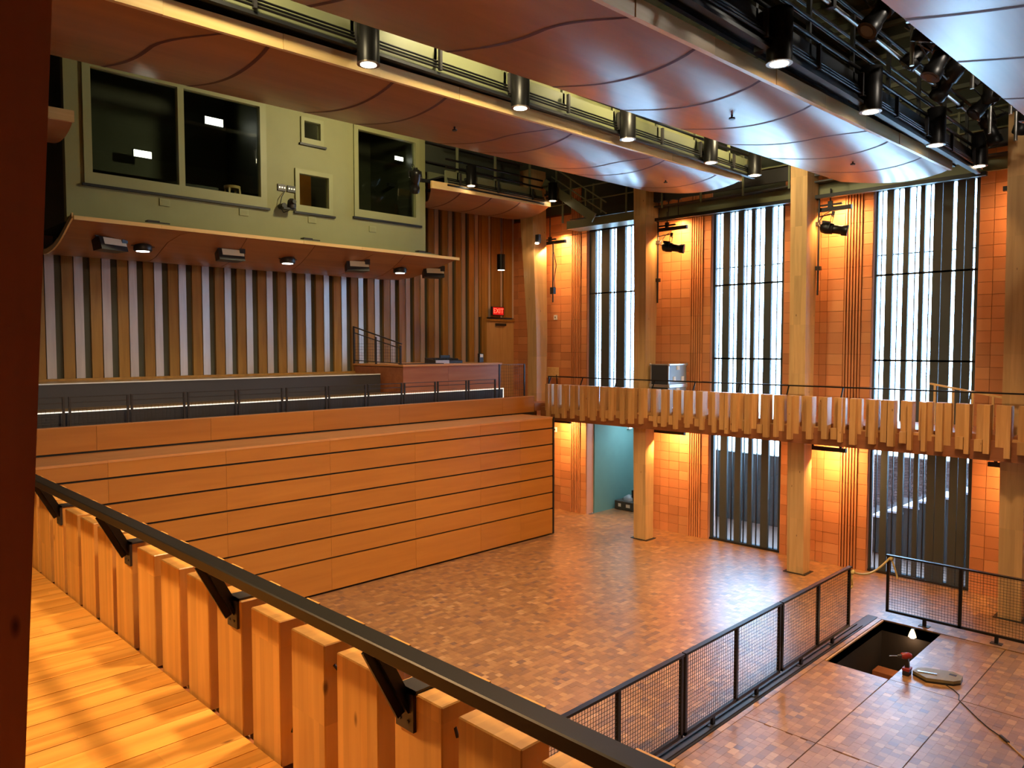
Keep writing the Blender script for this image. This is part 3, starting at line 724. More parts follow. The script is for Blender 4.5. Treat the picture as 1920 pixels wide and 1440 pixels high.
# shelf canopy below the booth: front high, sagging to the wall
def canopy():
    t = thing('booth_canopy', 'curved wood soffit with a pale edge below the control booth', 'ceiling panel', (8.5, 16.4, 7.2))
    xs_ = [4.05, 5.75, 7.3, 8.9, 10.3, 11.4, 13.1]
    pr = [(15.1, 7.46), (15.3, 7.38), (15.6, 7.25), (15.95, 7.12), (16.35, 7.02), (16.8, 6.98), (17.3, 7.01), (17.82, 7.12)]
    hooks = (1, 4)
    for i in range(len(xs_)-1):
        vs = []; fs = []
        for lay in (0, .02):
            for j, (Y, Z) in enumerate(pr):
                s = j/(len(pr)-1)
                def hx(k): return xs_[k]+(.5*max(0, 1-s/.4)**2 if k in hooks else 0)-(.0 if k else 0)-(1.0*s if k == len(xs_)-1 else 0)+(.25*s if 0 < k < len(xs_)-1 else 0)
                vs += [(hx(i)+.008, Y, Z+lay), (hx(i+1)-.008, Y, Z+lay)]
        n = 2*len(pr)
        for j in range(len(pr)-1):
            a = 2*j; fs += [(a, a+2, a+3, a+1), (n+a, n+a+1, n+a+3, n+a+2)]
        MB().add(vs, fs, True).add(vs, [q for j in range(len(pr)-1) for a in [2*j] for q in ((a, n+a, n+a+2, a+2), (a+1, a+3, n+a+3, n+a+1))]).build('veneer_panel', CLOUD, t)
        if i:
            sv = []; sf = []
            for j, (Y, Z) in enumerate(pr):
                s = j/(len(pr)-1); X = xs_[i]+(.5*max(0, 1-s/.4)**2 if i in hooks else 0)+.25*s
                sv += [(X-.014, Y, Z+.006), (X+.014, Y, Z+.006)]
            for j in range(len(pr)-1): sf.append((2*j, 2*j+2, 2*j+3, 2*j+1))
            MB().add(sv, sf).build('seam_strip', SEAM, t)
    n = 6
    for k in range(n):
        a = 4.05+9.05*k/n; b = 4.05+9.05*(k+1)/n; o = R.uniform(0, .012)
        MB().box(a, 15.07-o, 7.43, b-.003, 15.1, 7.50).build('edge_board', FASC, t)
    m = MB()
    for (a, b) in zip(pr[:-1], pr[1:]): m.hexa([(4.02, a[0], a[1]-.01), (4.05, a[0], a[1]-.01), (4.05, b[0], b[1]-.01), (4.02, b[0], b[1]-.01)], [(4.02, a[0], a[1]+.09), (4.05, a[0], a[1]+.09), (4.05, b[0], b[1]+.09), (4.02, b[0], b[1]+.09)])
    m.build('end_board', FASC, t)
    MB().box(4.06, 15.12, 7.5, 12.4, 15.5, 7.53).build('canopy_top', OLIVE, t)
canopy()
# fixtures below the canopy
lr = ['leftmost', 'middle', 'rightmost']
for i, x in enumerate((5.47, 8.6, 11.75)):
    t = thing('canopy_downlight', 'shallow round black downlight under the booth canopy, %s' % lr[i], 'lamp', (x, 15.9, 7.15), 'round downlights under the booth canopy')
    MB().lathe((x, 15.85, 7.06), (x, 15.85, 7.2), [(0, .15), (.1, .17), (.8, .17), (1, .12)], 20).build('housing', BLACKP, t)
    MB().lathe((x, 15.85, 7.052), (x, 15.85, 7.06), [(0, .12), (1, .12)], 20).build('lens', LENSW, t)
    MB().box(x-.22, 15.83, 7.15, x+.22, 15.87, 7.17).build('mount_bar', BLACKP, t)
    lamp('SPOT', 'canopy_lamp', (x, 15.85, 7.03), 130, (1, .88, .68), (x, 16.6, 4.4), .12, spot=120, blend=.9)
sp = ['leftmost', 'second from left', 'third from left', 'rightmost']
for i, (x, rz) in enumerate(((4.82, .35), (7.17, .0), (10.34, -.25), (12.7, -.35))):
    t = thing('canopy_speaker', 'boxy black loudspeaker with a pale grille hung under the booth canopy, %s' % sp[i], 'speaker', (x, 15.7, 7.0), 'loudspeakers under the booth canopy')
    t.rotation_euler = (0, 0, rz)
    def loc(mb, nm, mt):
        o = D.objects.new(nm, mb.mesh(nm, mt, (0, 0, 0))); COL.objects.link(o); o.parent = t; return o
    loc(MB().hexa([(-.28, -.16, 0), (.28, -.16, 0), (.24, .14, -.02), (-.24, .14, -.02)], [(-.28, -.08, .24), (.28, -.08, .24), (.24, .2, .22), (-.24, .2, .22)]), 'cabinet', BLACKP)
    loc(MB().hexa([(-.2, -.135, .10), (.27, -.135, .10), (.27, -.125, .10), (-.2, -.125, .10)], [(-.2, -.092, .23), (.27, -.092, .23), (.27, -.08, .23), (-.2, -.08, .23)]), 'grille', CREAM)
    loc(MB().box(-.3, -.02, .24, .3, .04, .3).box(-.04, -.02, .28, .04, .04, .42).box(.18, -.12, .16, .3, .0, .3), 'yoke', BLACKP)
for i, x in enumerate((5.55, 8.85, 12.05)):
    t = thing('junction_box', 'flat dark junction box on the canopy edge, %s' % lr[i], 'box', (x, 15.3, 7.53))
    MB().box(x-.2, 15.2, 7.53, x+.02, 15.35, 7.59).box(x+.04, 15.22, 7.53, x+.22, 15.33, 7.57).build('boxes', STEEL, t)
# pendant speaker + exit sign
t = thing('pendant_speaker', 'black cylinder pendant downlight hanging by the exit door', 'lamp', (16.1, 16.6, 7.5))
MB().lathe((16.1, 16.6, 7.5), (16.1, 16.6, 7.97), [(0, .13), (1, .13)], 20).build('housing', BLACK, t)
MB().tube((16.1, 16.6, 7.97), (16.1, 16.6, 9.12), .012, 6).build('stem', BLACKP, t); MB().lathe((16.1, 16.6, 7.492), (16.1, 16.6, 7.5), [(0, .1), (1, .1)], 16).build('lens', LENS, t)
def textobj(body, name, mat, size, loc, rot, parent):
    c = D.curves.new(name, 'FONT'); c.body = body; c.size = size; c.extrude = .003; c.align_x = 'CENTER'; c.align_y = 'CENTER'
    tmp = D.objects.new('tmp', c); COL.objects.link(tmp); bpy.context.view_layer.update()
    me = D.meshes.new_from_object(tmp.evaluated_get(bpy.context.evaluated_depsgraph_get())); D.objects.remove(tmp)
    me.materials.clear(); me.materials.append(mat)
    o = D.objects.new(name, me); COL.objects.link(o); o.parent = parent; o.location = Vector(loc)-wloc(parent); o.rotation_euler = rot; return o
t = thing('exit_sign', 'red glowing EXIT sign above the back door', 'sign', (17.0, 17.7, 6.2))
MB().box(16.75, 17.68, 6.18, 17.28, 17.76, 6.46).build('housing', BLACKP, t)
MB().box(16.78, 17.672, 6.2, 17.25, 17.68, 6.44).build('face', glow('exit_face', (.55, .01, .01), .6), t)
textobj('EXIT', 'lettering', glow('exit_letters', (1, .06, .03), 4), .22, (17.015, 17.668, 6.32), (math.radians(90), 0, 0), t)

# ================================================================== CATWALKS AND RIGGING
def catwalk(label, y0, y1, x0, x1, z, mat=GREENST, duct=OLIVE, rails=True, pipes=True):
    t = thing('catwalk', label, 'catwalk', ((x0+x1)/2, y0, z))
    MB().box(x0, y0+.10, z-.02, x1, y0+.16, z+.34).build('front_channel', mat, t)
    MB().box(x0, y1-.1, z+.14, x1, y1-.04, z+.42).build('rear_channel', mat, t)
    MB().box(x0, y0+.24, z+.18, x1, y1-.1, z+.22).build('grating', STEEL, t)
    if pipes:
        for k, (dy, dz) in enumerate(((0, .03), (.02, .08), (.04, .13))): MB().tube((x0, y0+dy, z+dz), (x1, y0+dy, z+dz), .014, 8).build('pipe', BLACK, t)
    MB().box(x0, y0+.02, z-.06, x1, y0+.10, z-.02).build('lower_angle', BLACKP, t)
    if rails:
        for zz in (.42, .62, 1.12): MB().tube((x0, y0+.1, z+zz), (x1, y0+.1, z+zz), .028, 8).build('guard_rail', BLACK, t)
        for zz in (.7, 1.2): MB().tube((x0, y1, z+zz), (x1, y1, z+zz), .022, 8).build('guard_rail', STEEL, t)
        x = x0+.4
        while x < x1:
            MB().box(x-.025, y0+.1, z+.1, x+.025, y0+.15, z+1.12).build('stanchion', mat, t)
            MB().box(x-.02, y0-.03, z, x+.02, y0+.02, z+.3).build('clamp', STEEL, t)
            x += 1.35
    if mat is GREENST: MB().box(x0, y1+.1, z+.45, x1, y1+.15, z+1.3).build('duct_panel', duct if mat is GREENST else DKGREEN, t)
    return t
catwalk('steel catwalk with olive channels and black pipes above the left ceiling run', 8.22, 9.2, 1.0, 15.9, 8.98)
catwalk('dark steel catwalk crowded with stage lights above the central ceiling run', 3.95, 4.5, 2.0, 16.5, 8.5, BLACKP)
catwalk('short steel catwalk beside the control booth', 14.8, 15.7, 12.5, 16.1, 9.3, GREENST, DKGREEN)
# window-side catwalk
wc_ = thing('window_catwalk', 'olive steel walkway channel running above the tall windows', 'catwalk', (16.9, 7.5, 8.6))
MB().box(16.88, 12.0, 8.6, 16.95, 14.65, 8.83).box(16.95, 12.0, 8.6, 17.5, 14.65, 8.64).build('front_channel', GREENST, wc_)
MB().box(17.25, .3, 8.62, 17.32, 12.0, 8.9).build('rear_channel', GREENST, wc_)
MB().box(16.95, .3, 9.0, 17.02, 12.0, 9.35).build('front_channel', STEEL, wc_)
for zz, yy in ((9.35, 0), (9.75, 0)): MB().tube((16.9, .3, zz), (16.9, 15.4, zz), .02, 8).build('guard_rail', GREENST, wc_)
for k in range(13): MB().box(16.88, 1.0+k*1.15, 8.8, 16.92, 1.04+k*1.15, 9.78).build('stanchion', GREENST, wc_)
MB().box(16.96, .3, 8.86, 17.6, 14.6, 8.89).build('grating', STEEL, wc_)
MB().box(17.0, 4.0, 8.5, 17.12, 12.0, 8.58).build('lower_angle', BLACKP, wc_)
# stair down from the catwalk
sr = thing('catwalk_stair', 'olive steel stair stringer descending beside the far column', 'stairs', (16.6, 14.0, 8.8))
MB().bar((16.6, 15.3, 10.0), (16.6, 13.4, 8.75), .05, .26).build('stringer', GREENST, sr)
MB().bar((16.5, 14.9, 10.4), (16.5, 12.9, 9.1), .035).bar((16.5, 14.9, 10.1), (16.5, 12.9, 8.8), .03).build('handrail', GREENST, sr)
for k in range(4): MB().box(16.48, 14.7-k*.55, 9.0+.6-k*.25, 16.52, 14.74-k*.55, 10.3-k*.36).build('stanchion', GREENST, sr)
for k in range(6): MB().box(16.6, 15.2-k*.32, 9.9-k*.21, 17.2, 15.4-k*.32, 9.93-k*.21).build('tread', STEEL, sr)
# dark box beams on the ceiling side
for i, (y, lb) in enumerate(((11.9, 'deep dark roof beam above the left ceiling run'), (6.9, 'deep dark roof beam above the central catwalk'), (1.2, 'deep dark roof beam behind the top right ceiling run'))):
    t = thing('roof_beam', lb, 'beam', (9, y, 10.9)); MB().box(-2.4, y-.02, 10.8, 17.9, y+.02, 11.7).build('web', DKGREEN, t)
    MB().box(-2.4, y-.15, 10.76, 17.9, y+.15, 10.8).box(-2.4, y-.15, 11.7, 17.9, y+.15, 11.74).build('flange', DKGREEN, t)

def downlight(x, y, z, label, group, r=.14, h=.58, power=90):
    t = thing('downlight', label, 'lamp', (x, y, z), group)
    MB().lathe((x, y, z), (x, y, z+h), [(0, r), (.985, r), (1, r*.9)], 24).build('housing', BLACK, t)
    MB().lathe((x, y, z-.012), (x, y, z), [(0, r*1.02), (1, r*1.02)], 24).build('trim_ring', plain('bronze_ring', (.22, .16, .12), .35, .8), t)
    MB().lathe((x, y, z-.016), (x, y, z-.012), [(0, r*.72), (1, r*.72)], 20).build('lens', LENS, t)
    MB().box(x-.05, y+.05, z+h*.3, x+.05, y+.28, z+h*.42).build('bracket', BLACKP, t)
    lamp('SPOT', 'downlight_lamp', (x, y, z-.03), power, WARM, (x, y, 0), .08, spot=75, blend=.6)
o4 = ['nearest', 'second nearest', 'third nearest', 'fourth nearest', 'farthest']
for i, (x, z) in enumerate(((5.54, 8.76), (8.26, 8.82), (10.96, 8.87), (13.75, 8.94), (15.6, 8.98))):
    downlight(x, 8.1, z-.05, 'black cylinder downlight along the left ceiling run fascia, %s' % o4[i], 'downlights along the left ceiling run')
o4 = ['nearest', 'second nearest', 'third nearest', 'farthest']
for i, (x, z) in enumerate(((8.09, 8.35), (10.79, 8.41), (13.63, 8.49), (16.19, 8.58))):
    downlight(x, 3.93, z-.05, 'black cylinder downlight along the central ceiling run fascia, %s' % o4[i], 'downlights along the central ceiling run')
for i, (x, z) in enumerate(((13.16, 9.32), (16.3, 9.36))):
    downlight(x, 14.68, z, ('black cylinder downlight right of the booth wall', 'black cylinder downlight at the tip of the short ceiling run')[i], 'downlights by the booth', .13, .5)

# stage lights
def stage_light_parts(t):
    def loc(mb, nm, mt):
        o = D.objects.new(nm, mb.mesh(nm, mt, (0, 0, 0))); COL.objects.link(o); o.parent = t; return o
    loc(MB().lathe((-.22, 0, 0), (.05, 0, 0), [(0, .06), (.12, .11), (.5, .13), (1, .12)], 16).box(-.2, -.05, .1, -.02, .05, .15), 'lamp_body', BLACK)
    loc(MB().lathe((.05, 0, 0), (.36, 0, 0), [(0, .095), (.6, .1), (.62, .12), (1, .12)], 16), 'lens_barrel', BLACK)
    loc(MB().lathe((.34, 0, 0), (.365, 0, 0), [(0, .085), (1, .08)], 14), 'lens', plain('dark_lens', (.05, .06, .08), .1))
    loc(MB().bar((-.02, .15, 0), (-.02, .15, .28), .03, .008, (1, 0, 0)).bar((-.02, -.15, 0), (-.02, -.15, .28), .03, .008, (1, 0, 0)).box(-.035, -.15, .27, -.005, .15, .285).tube((-.02, -.16, 0), (-.02, .16, 0), .015, 6), 'yoke', BLACKP)
    loc(MB().box(-.05, -.03, .285, .01, .03, .38).path([(-.22, 0, 0), (-.3, .05, .1), (-.2, .08, .3), (-.05, .05, .42)], .008, 5), 'clamp', BLACKP)
lights = [((6.9, 3.4, 9.2), (.2, 1.0, 2.2)), ((7.9, 3.3, 9.3), (0, .9, 1.2)), ((8.6, 3.0, 9.3), (0, .8, .4)), ((9.4, 3.3, 9.1), (0, .9, 2.6)), ((9.9, 2.8, 9.3), (0, 1.1, .2)),
          ((11.0, 3.3, 9.15), (0, .8, 1.8)), ((11.6, 2.9, 9.3), (0, 1.0, 2.9)), ((12.4, 3.4, 9.1), (0, .7, 1.0)), ((13.2, 3.1, 9.2), (0, 1.0, .1)), ((14.1, 3.3, 9.15), (0, .8, 2.3)), ((14.9, 3.5, 8.95), (0, 1.1, -.6)), ((15.6, 3.1, 9.2), (0, .9, .6)),
          ((8.3, 2.6, 9.5), (0, .7, 2.0)), ((9.1, 2.7, 8.85), (0, 1.2, 1.0)), ((10.3, 2.5, 9.6), (0, .5, .3)), ((10.6, 3.0, 8.85), (0, 1.1, 2.4)), ((12.0, 2.6, 8.9), (0, 1.2, .7)), ((12.9, 2.7, 9.6), (0, .8, 2.9)), ((13.7, 2.6, 8.9), (0, 1.3, 1.6)), ((11.3, 2.4, 9.3), (0, .9, 1.4))]
sl0 = None
for i, (l, r) in enumerate(lights):
    if sl0 is None:
        sl0 = thing('stage_light', 'black stage spotlight clamped in the dark central catwalk at the top right', 'spotlight', l, 'stage lights in the central catwalk'); sl0.rotation_euler = r; stage_light_parts(sl0)
    else: dup(sl0, l, r)
for l, r, lb in (((16.9, 11.1, 7.75), (0, .15, -1.2), 'black spotlight on the pipe right of the second column'), ((16.9, 6.95, 7.78), (0, .2, -1.3), 'black spotlight on the pipe right of the middle window column'),
                 ((11.3, 14.6, 9.2), (0, .8, 1.0), 'black spotlight on the short catwalk beside the booth'), ((3.2, 12.6, 9.9), (0, .6, 1.8), 'black spotlight at the left end behind the near column'), ((5.0, 8.9, 9.75), (0, .7, .5), 'round black fixture above the nearest left downlight')):
    c = dup(sl0, l, r, lb); 
    if 'group' in c: del c['group']
# lit spot in catwalk
t = thing('work_lamp', 'small lit white lamp among the dark stage lights', 'lamp', (11.2, 3.45, 9.35))
MB().lathe((11.2, 3.45, 9.35), (11.15, 3.4, 9.29), [(0, .09), (1, .075)], 12).build('housing', BLACKP, t); MB().lathe((11.14, 3.39, 9.28), (11.13, 3.38, 9.27), [(0, .06), (1, .06)], 12).build('lens', LENSW, t)
# vertical pipes and battens among the stage lights
for i, (x, y) in enumerate(((7.4, 3.2), (9.0, 2.9), (10.4, 3.3), (11.9, 3.0), (13.6, 2.9), (14.6, 3.4), (15.4, 3.2))):
    t = thing('drop_pipe', 'vertical steel drop pipe in the dark central catwalk', 'pipe', (x, y, 8.7), 'drop pipes in the central catwalk')
    MB().tube((x, y, 8.7), (x, y, 10.7), .028, 8).build('pipe', GALV, t); MB().box(x-.05, y-.05, 9.2, x+.05, y+.05, 9.32).build('clamp', STEEL, t)
for i, (y, z) in enumerate(((3.3, 9.55), (2.9, 9.75), (3.6, 9.0), (2.5, 9.3))):
    t = thing('lighting_pipe', 'long horizontal lighting pipe in the central catwalk, %s' % ['upper front', 'topmost', 'lowest', 'rear'][i], 'pipe', (9, y, z))
    MB().tube((3, y, z), (15.8, y, z), .026, 8).build('pipe', GALV, t); m = MB()
    for k in range(10): m.box(3.6+k*1.25, y-.045, z-.045, 3.68+k*1.25, y+.045, z+.045)
    m.build('coupler', BLACK, t)
# hanging cables on the left run
for i, pts in enumerate(([(5.6, 8.6, 9.9), (6.4, 8.5, 9.55), (7.4, 8.55, 9.6), (8.2, 8.6, 9.8)], [(7.0, 8.4, 9.75), (7.3, 8.35, 9.45), (7.7, 8.35, 9.4), (7.9, 8.4, 9.7)], [(10.2, 8.5, 9.9), (11.2, 8.45, 9.5), (12.2, 8.5, 9.6), (13.0, 8.5, 9.9)], [(5.0, 3.6, 9.4), (6.6, 3.5, 9.1), (8.2, 3.5, 9.2), (9.6, 3.5, 9.5)], [(9.8, 3.4, 9.5), (11.0, 3.3, 8.95), (12.2, 3.4, 9.0), (13.0, 3.4, 9.4)])):
    MB().path(pts, .012, 6).build('hanging_cable', BLACKP, label='thin black cable sagging along the %s catwalk, %s' % ('left' if i < 3 else 'central', ['long left loop', 'tight loop', 'far loop', 'near loop', 'far sag'][i]), category='cable')

# ---------------- wall grazer fixtures
gz = [(8.28, 14.98, 16.2, 'upper grazer light bar left of the narrow window', 0), (8.24, 10.8, 12.0, 'upper grazer light bar between the second column and middle window', 0), (8.22, 6.62, 7.55, 'upper grazer light bar right of the middle window', 0), (8.18, 2.6, 3.75, 'upper grazer light bar at the right edge', 0),
      (2.86, 14.76, 15.9, 'lower grazer light bar under the balcony at the left', 1), (2.84, 10.8, 11.94, 'lower grazer light bar under the balcony right of the second column', 1), (2.79, 6.62, 7.52, 'lower grazer light bar under the balcony right of the middle window', 1), (2.80, 2.6, 3.86, 'lower grazer light bar under the balcony at the right edge', 1)]
for z, a, b, lb, low in gz:
    t = thing('wall_grazer', lb, 'light bar', (17.2, (a+b)/2, z), 'wall grazer light bars')
    MB().box(17.17, a, z, 17.25, b, z+.09).build('housing', BLACKP, t)
    MB().box(17.25, a+.02, z+.01, 17.255, b-.02, z+.07).build('lens', AMB, t)
    if not low:
        MB().box(17.17, (a+b)/2-.25, z+.12, 17.21, (a+b)/2+.25, z+.16).tube((17.19, (a+b)/2, z+.16), (17.19, (a+b)/2, z+.85 if a > 14 else z+.5), .015, 6).box(17.16, (a+b)/2-.05, z+.08, 17.22, (a+b)/2+.05, z+.22).build('hanger', BLACKP, t)
    else: MB().box(17.19, a+.1, z+.09, 17.22, a+.16, 3.24).box(17.19, b-.16, z+.09, 17.22, b-.1, 3.24).build('hanger', BLACKP, t)
    lamp('AREA', 'grazer_lamp', (17.29, (a+b)/2, z+.02), 82 if low else 76, AMBER, (17.9, (a+b)/2, z-1.0), .06, b-a-.05)
    lamp_o = D.objects[-1] if False else None
# cable line across the windows
MB().path([(17.1, 15.0, 8.44), (17.1, 12.2, 8.5), (17.1, 8.0, 8.46)], .008, 6).build('catenary_cable', BLACKP, label='thin cable running across above the upper grazer bars', category='cable')
# vertical electrical pipes right of columns
for y, lb in ((11.72, 'grey vertical lighting pipe right of the second column'), (7.40, 'grey vertical lighting pipe right of the middle window column')):
    t = thing('wall_pipe', lb, 'pipe', (17.0, y-.1, 6.34))
    MB().tube((17.1, y-.1, 6.34), (17.1, y-.1, 8.5), .022, 8).tube((17.1, y-.1, 8.5), (17.1, y+.1, 8.5), .022, 8).build('pipe', STEEL, t)
    for z in (6.9, 7.9): MB().box(17.05, y-.16, z, 17.15, y+.02, z+.09).build('clamp', STEEL, t)
    ly = 11.1 if y > 9 else 6.95; MB().tube((17.1, y-.1, 8.1), (16.9, ly, 8.1), .015, 6).build('side_arm', BLACKP, t)
t = thing('wall_pipe', 'short conduit with dangling cable beside the far column', 'pipe', (16.9, 15.2, 7))
MB().tube((16.95, 15.25, 6.5), (16.95, 15.25, 8.3), .02, 8).path([(16.95, 15.22, 8.0), (16.93, 15.1, 7.6), (16.95, 15.2, 7.2), (16.9, 15.12, 6.9)], .012, 6).build('pipe', STEEL, t)
MB().box(16.9, 15.18, 6.75, 17.0, 15.32, 6.95).build('clamp', STEEL, t)
t = thing('flood_light', 'glowing flood lamp on the far column', 'lamp', (16.45, 15.4, 8.1))
MB().box(16.5, 15.42, 8.25, 16.6, 15.55, 8.5).build('housing', BLACKP, t); MB().lathe((16.5, 15.48, 8.22), (16.5, 15.48, 8.26), [(0, .06), (1, .06)], 12).build('lens', LENS, t)
lamp('SPOT', 'flood_lamp', (16.35, 15.2, 8.35), 60, WARM, (16.7, 15.75, 7.5), .05, spot=90)
# connector drop boxes above the middle grazer
for k in range(3):
    t = thing('connector_box', 'small steel connector box above the second column grazer bar, %s' % lr[k], 'box', (17.2, 11.6-k*.22, 8.9))
    MB().box(17.1, 11.55-k*.3, 9.0, 17.16, 11.7-k*.3, 9.15).build('box', ALU, t); MB().tube((17.13, 11.62-k*.3, 8.6), (17.13, 11.62-k*.3, 9.0), .015, 6).build('stem', STEEL, t)
# white plates on terracotta
for z, lb in ((6.02, 'small white switch plate high on the left terracotta wall'), (2.46, 'small white control plate low on the terracotta wall beside the bank')):
    t = thing('switch_plate', lb, 'switch', (17.87, 16.0, z)); MB().box(17.86, 15.9, z, 17.895, 16.03, z+.15).build('plate', WHITE, t); MB().box(17.852, 15.95, z+.05, 17.86, 15.98, z+.1).build('toggle', STEEL, t)

# ================================================================== OBJECTS ON THE FAR BALCONY
def road_case(z0, z1, lab):
    t = thing('road_case', lab, 'flight case', (17.2, 11.6, z0))
    x0, x1, ya, yb = 16.63, 17.3, 11.18, 12.2
    x0, x1, ya, yb = 16.64, 17.55, 11.15, 11.95
    x0, x1, ya, yb = 16.66, 17.5, 10.95, 11.52
    # long black face towards the room (-X) and end face with sheen painted in as lighter colour (-Y)
    MB().box(x0+.01, ya+.01, z0+.01, x1-.01, yb-.01, z1-.01).build('shell', CASEP, t)
    MB().box(x0+.02, ya, z0+.03, x1-.02, ya+.012, z1-.03).build('end_panel', CASES, t)
    e = MB(); w = .03
    for zz in (z0, z1-w): e.box(x0, ya, zz, x1, ya+.02, zz+w).box(x0, ya, zz, x0+.02, yb, zz+w)
    for (xx, yy) in ((x0, ya), (x1-w, ya), (x0, yb-w)): e.box(xx, yy, z0, xx+w, yy+w, z1)
    e.build('edge_extrusion', ALU, t)
    c = MB()
    for (xx, yy) in ((x0, ya), (x1, ya), (x0, yb)):
        for zz in (z0+.02, z1-.02): c.lathe((xx-.03, yy, zz), (xx+.03, yy, zz), [(0, .02), (.5, .04), (1, .02)], 8)
    c.build('ball_corner', ALU, t)
    for xx in (x0+.2, x1-.25): MB().box(xx, ya-.015, z0+.12, xx+.11, ya, z0+.24).build('latch', WHITE, t)
    MB().box(x0+.36, ya-.012, z1-.16, x0+.50, ya, z1-.05).build('label_card', WHITE, t)
road_case(3.56, 4.14, 'lower black road case with pale metal edges on the far balcony')
road_case(4.15, 4.72, 'upper black road case stacked on another on the far balcony')
ch = thing('chair', 'pale yellow wood chair at the far end of the balcony', 'chair', (17.3, 15.5, 3.52))
MB().box(17.5, 15.5, 4.2, 17.53, 16.2, 4.53).build('backrest', FASC, ch, .01); MB().box(17.08, 15.55, 3.95, 17.52, 16.15, 3.99).build('seat', FASC, ch, .01)
for a, b in ((17.11, 15.58), (17.11, 16.1)): MB().bar((a, b, 3.52), (a, b, 3.95), .025).build('leg', BLACKP, ch)
for a, b in ((17.5, 15.58), (17.5, 16.1)): MB().bar((a+.06, b, 3.52), (a, b, 4.3), .025).build('leg', BLACKP, ch)
gr = thing('grab_rail', 'short pale timber ramp rail behind the far balcony guard at the right', 'railing', (17.5, 4.0, 3.52))
MB().bar((17.75, 5.1, 4.38), (17.2, 3.35, 4.12), .05, .035).build('rail', FASC, gr)
for k in range(5): 
    f = k/4; MB().bar((17.72-.5*f, 5.0-1.55*f, 3.52), (17.72-.5*f, 5.0-1.55*f, 4.36-.24*f), .04).build('post', FASC, gr)

# ================================================================== OBJECTS ON THE MAIN FLOOR
def floor_guard(x0, x1, y, label, div=True, ang='x', z0=.12, z1=1.22):
    t = thing('floor_guard', label, 'railing', ((x0+x1)/2, y, 0) if ang == 'x' else (y, (x0+x1)/2, 0), 'mesh guard panels around the trap')
    def B(a, b, za, zb, hw=.022):
        return MB().box(a, y-hw, za, b, y+hw, zb) if ang == 'x' else MB().box(y-hw, a, za, y+hw, b, zb)
    B(x0-.01, x1+.01, z1-.03, z1, .035).build('top_rail', BLACK, t); B(x0, x1, z0, z0+.045).build('bottom_rail', BLACK, t)
    for a in (x0, x1-.045): B(a, a+.045, z0, z1-.03).build('post', BLACK, t)
    mid = (x0+x1)/2; B(mid-.028, mid+.028, z0, z1-.03).build('mullion_post', BLACK, t)
    m = MB(); wire(m, ang, x0+.045, x1-x0-.09, z0+.045, z1-.03, .05, .05, .0022, y); o = m.build('wire_mesh', BLACKP, t); o['kind'] = 'stuff'
    for f in (.27, .73):
        a = x0+(x1-x0)*f; f_ = B(a-.03, a+.03, .012, z0, .02); f_.build('foot', BLACK, t)
        (MB().box(a-.09, y-.06, 0, a+.09, y+.06, .012) if ang == 'x' else MB().box(y-.06, a-.09, 0, y+.06, a+.09, .012)).build('foot_plate', STEEL, t)
floor_guard(11.10, 13.80, 5.2, 'black mesh guard panel nearest the rope by the open trap')
floor_guard(8.34, 11.05, 5.2, 'black mesh guard panel in the middle of the long guard line')
floor_guard(5.58, 8.29, 5.2, 'black mesh guard panel partly behind the foreground handrail')
floor_guard(2.5, 5.0, 15.09, 'black mesh guard panel beyond the trap at the right', ang='y')
floor_guard(.0, 2.45, 15.09, 'black mesh guard panel continuing out of view at the right', ang='y')
floor_guard(2.85, 5.50, 5.2, 'black mesh guard panel end seen between the foreground timbers')
tb = MB(); tb.box(5.5, 5.14, .002, 14.3, 5.16, .02); tb.box(5.5, 5.24, .002, 14.3, 5.26, .02); tb.build('track_rail', STEEL, fl)
# rope across the gap
rp = thing('barrier_rope', 'pale yellow rope strung between the two guard lines', 'rope', (14.4, 5.1, 1.1))
pts = []
A_ = Vector((13.8, 5.2, 1.12)); B_ = Vector((15.09, 4.95, 1.16))
for k in range(13):
    f = k/12; p = A_.lerp(B_, f); p.z -= .16*math.sin(math.pi*f)**1.0; pts.append(tuple(p))
MB().path(pts, .02, 6).build('rope', YTAPE, rp)
MB().path([(13.8, 5.16, 1.12), (13.76, 5.15, 1.0), (13.79, 5.15, .88), (13.75, 5.15, .84)], .015, 6).path([(15.09, 4.93, 1.16), (15.07, 4.86, 1.0), (15.08, 4.82, .86), (15.06, 4.8, .8)], .017, 6).build('rope_tail', YTAPE, rp)
MB().lathe((13.77, 5.15, 1.09), (13.83, 5.15, 1.15), [(0, .02), (.5, .045), (1, .02)], 8).lathe((15.05, 4.92, 1.13), (15.11, 4.92, 1.19), [(0, .02), (.5, .045), (1, .02)], 8).build('knot', YTAPE, rp)
# pit lamp, steps
t = thing('pit_lamp', 'small glowing lamp just inside the open trap', 'lamp', (14.8, 4.45, -.2))
MB().lathe((14.84, 4.45, -.16), (14.84, 4.45, -.02), [(0, .07), (.5, .05), (1, .02)], 12).build('shade', glow('bulb_shade', (1, .75, .4), 3), t); MB().lathe((14.84, 4.45, -.18), (14.84, 4.45, -.15), [(0, .04), (1, .05)], 10).build('bulb', LENSW, t)
MB().box(14.86, 4.42, -.08, 14.9, 4.48, -.02).build('bracket', BLACKP, t)
lamp('POINT', 'pit_bulb', (14.75, 4.45, -.25), 3, WARM, size=.05)
t = thing('pit_steps', 'brown wooden step inside the open trap', 'stairs', (13.4, 4.5, -2.5))
for k in range(6): MB().box(12.7+k*.32, 4.35, -2.5+k*.0, 13.0+k*.32, 4.95, -2.45+k*.335).build('step', REDW, t)
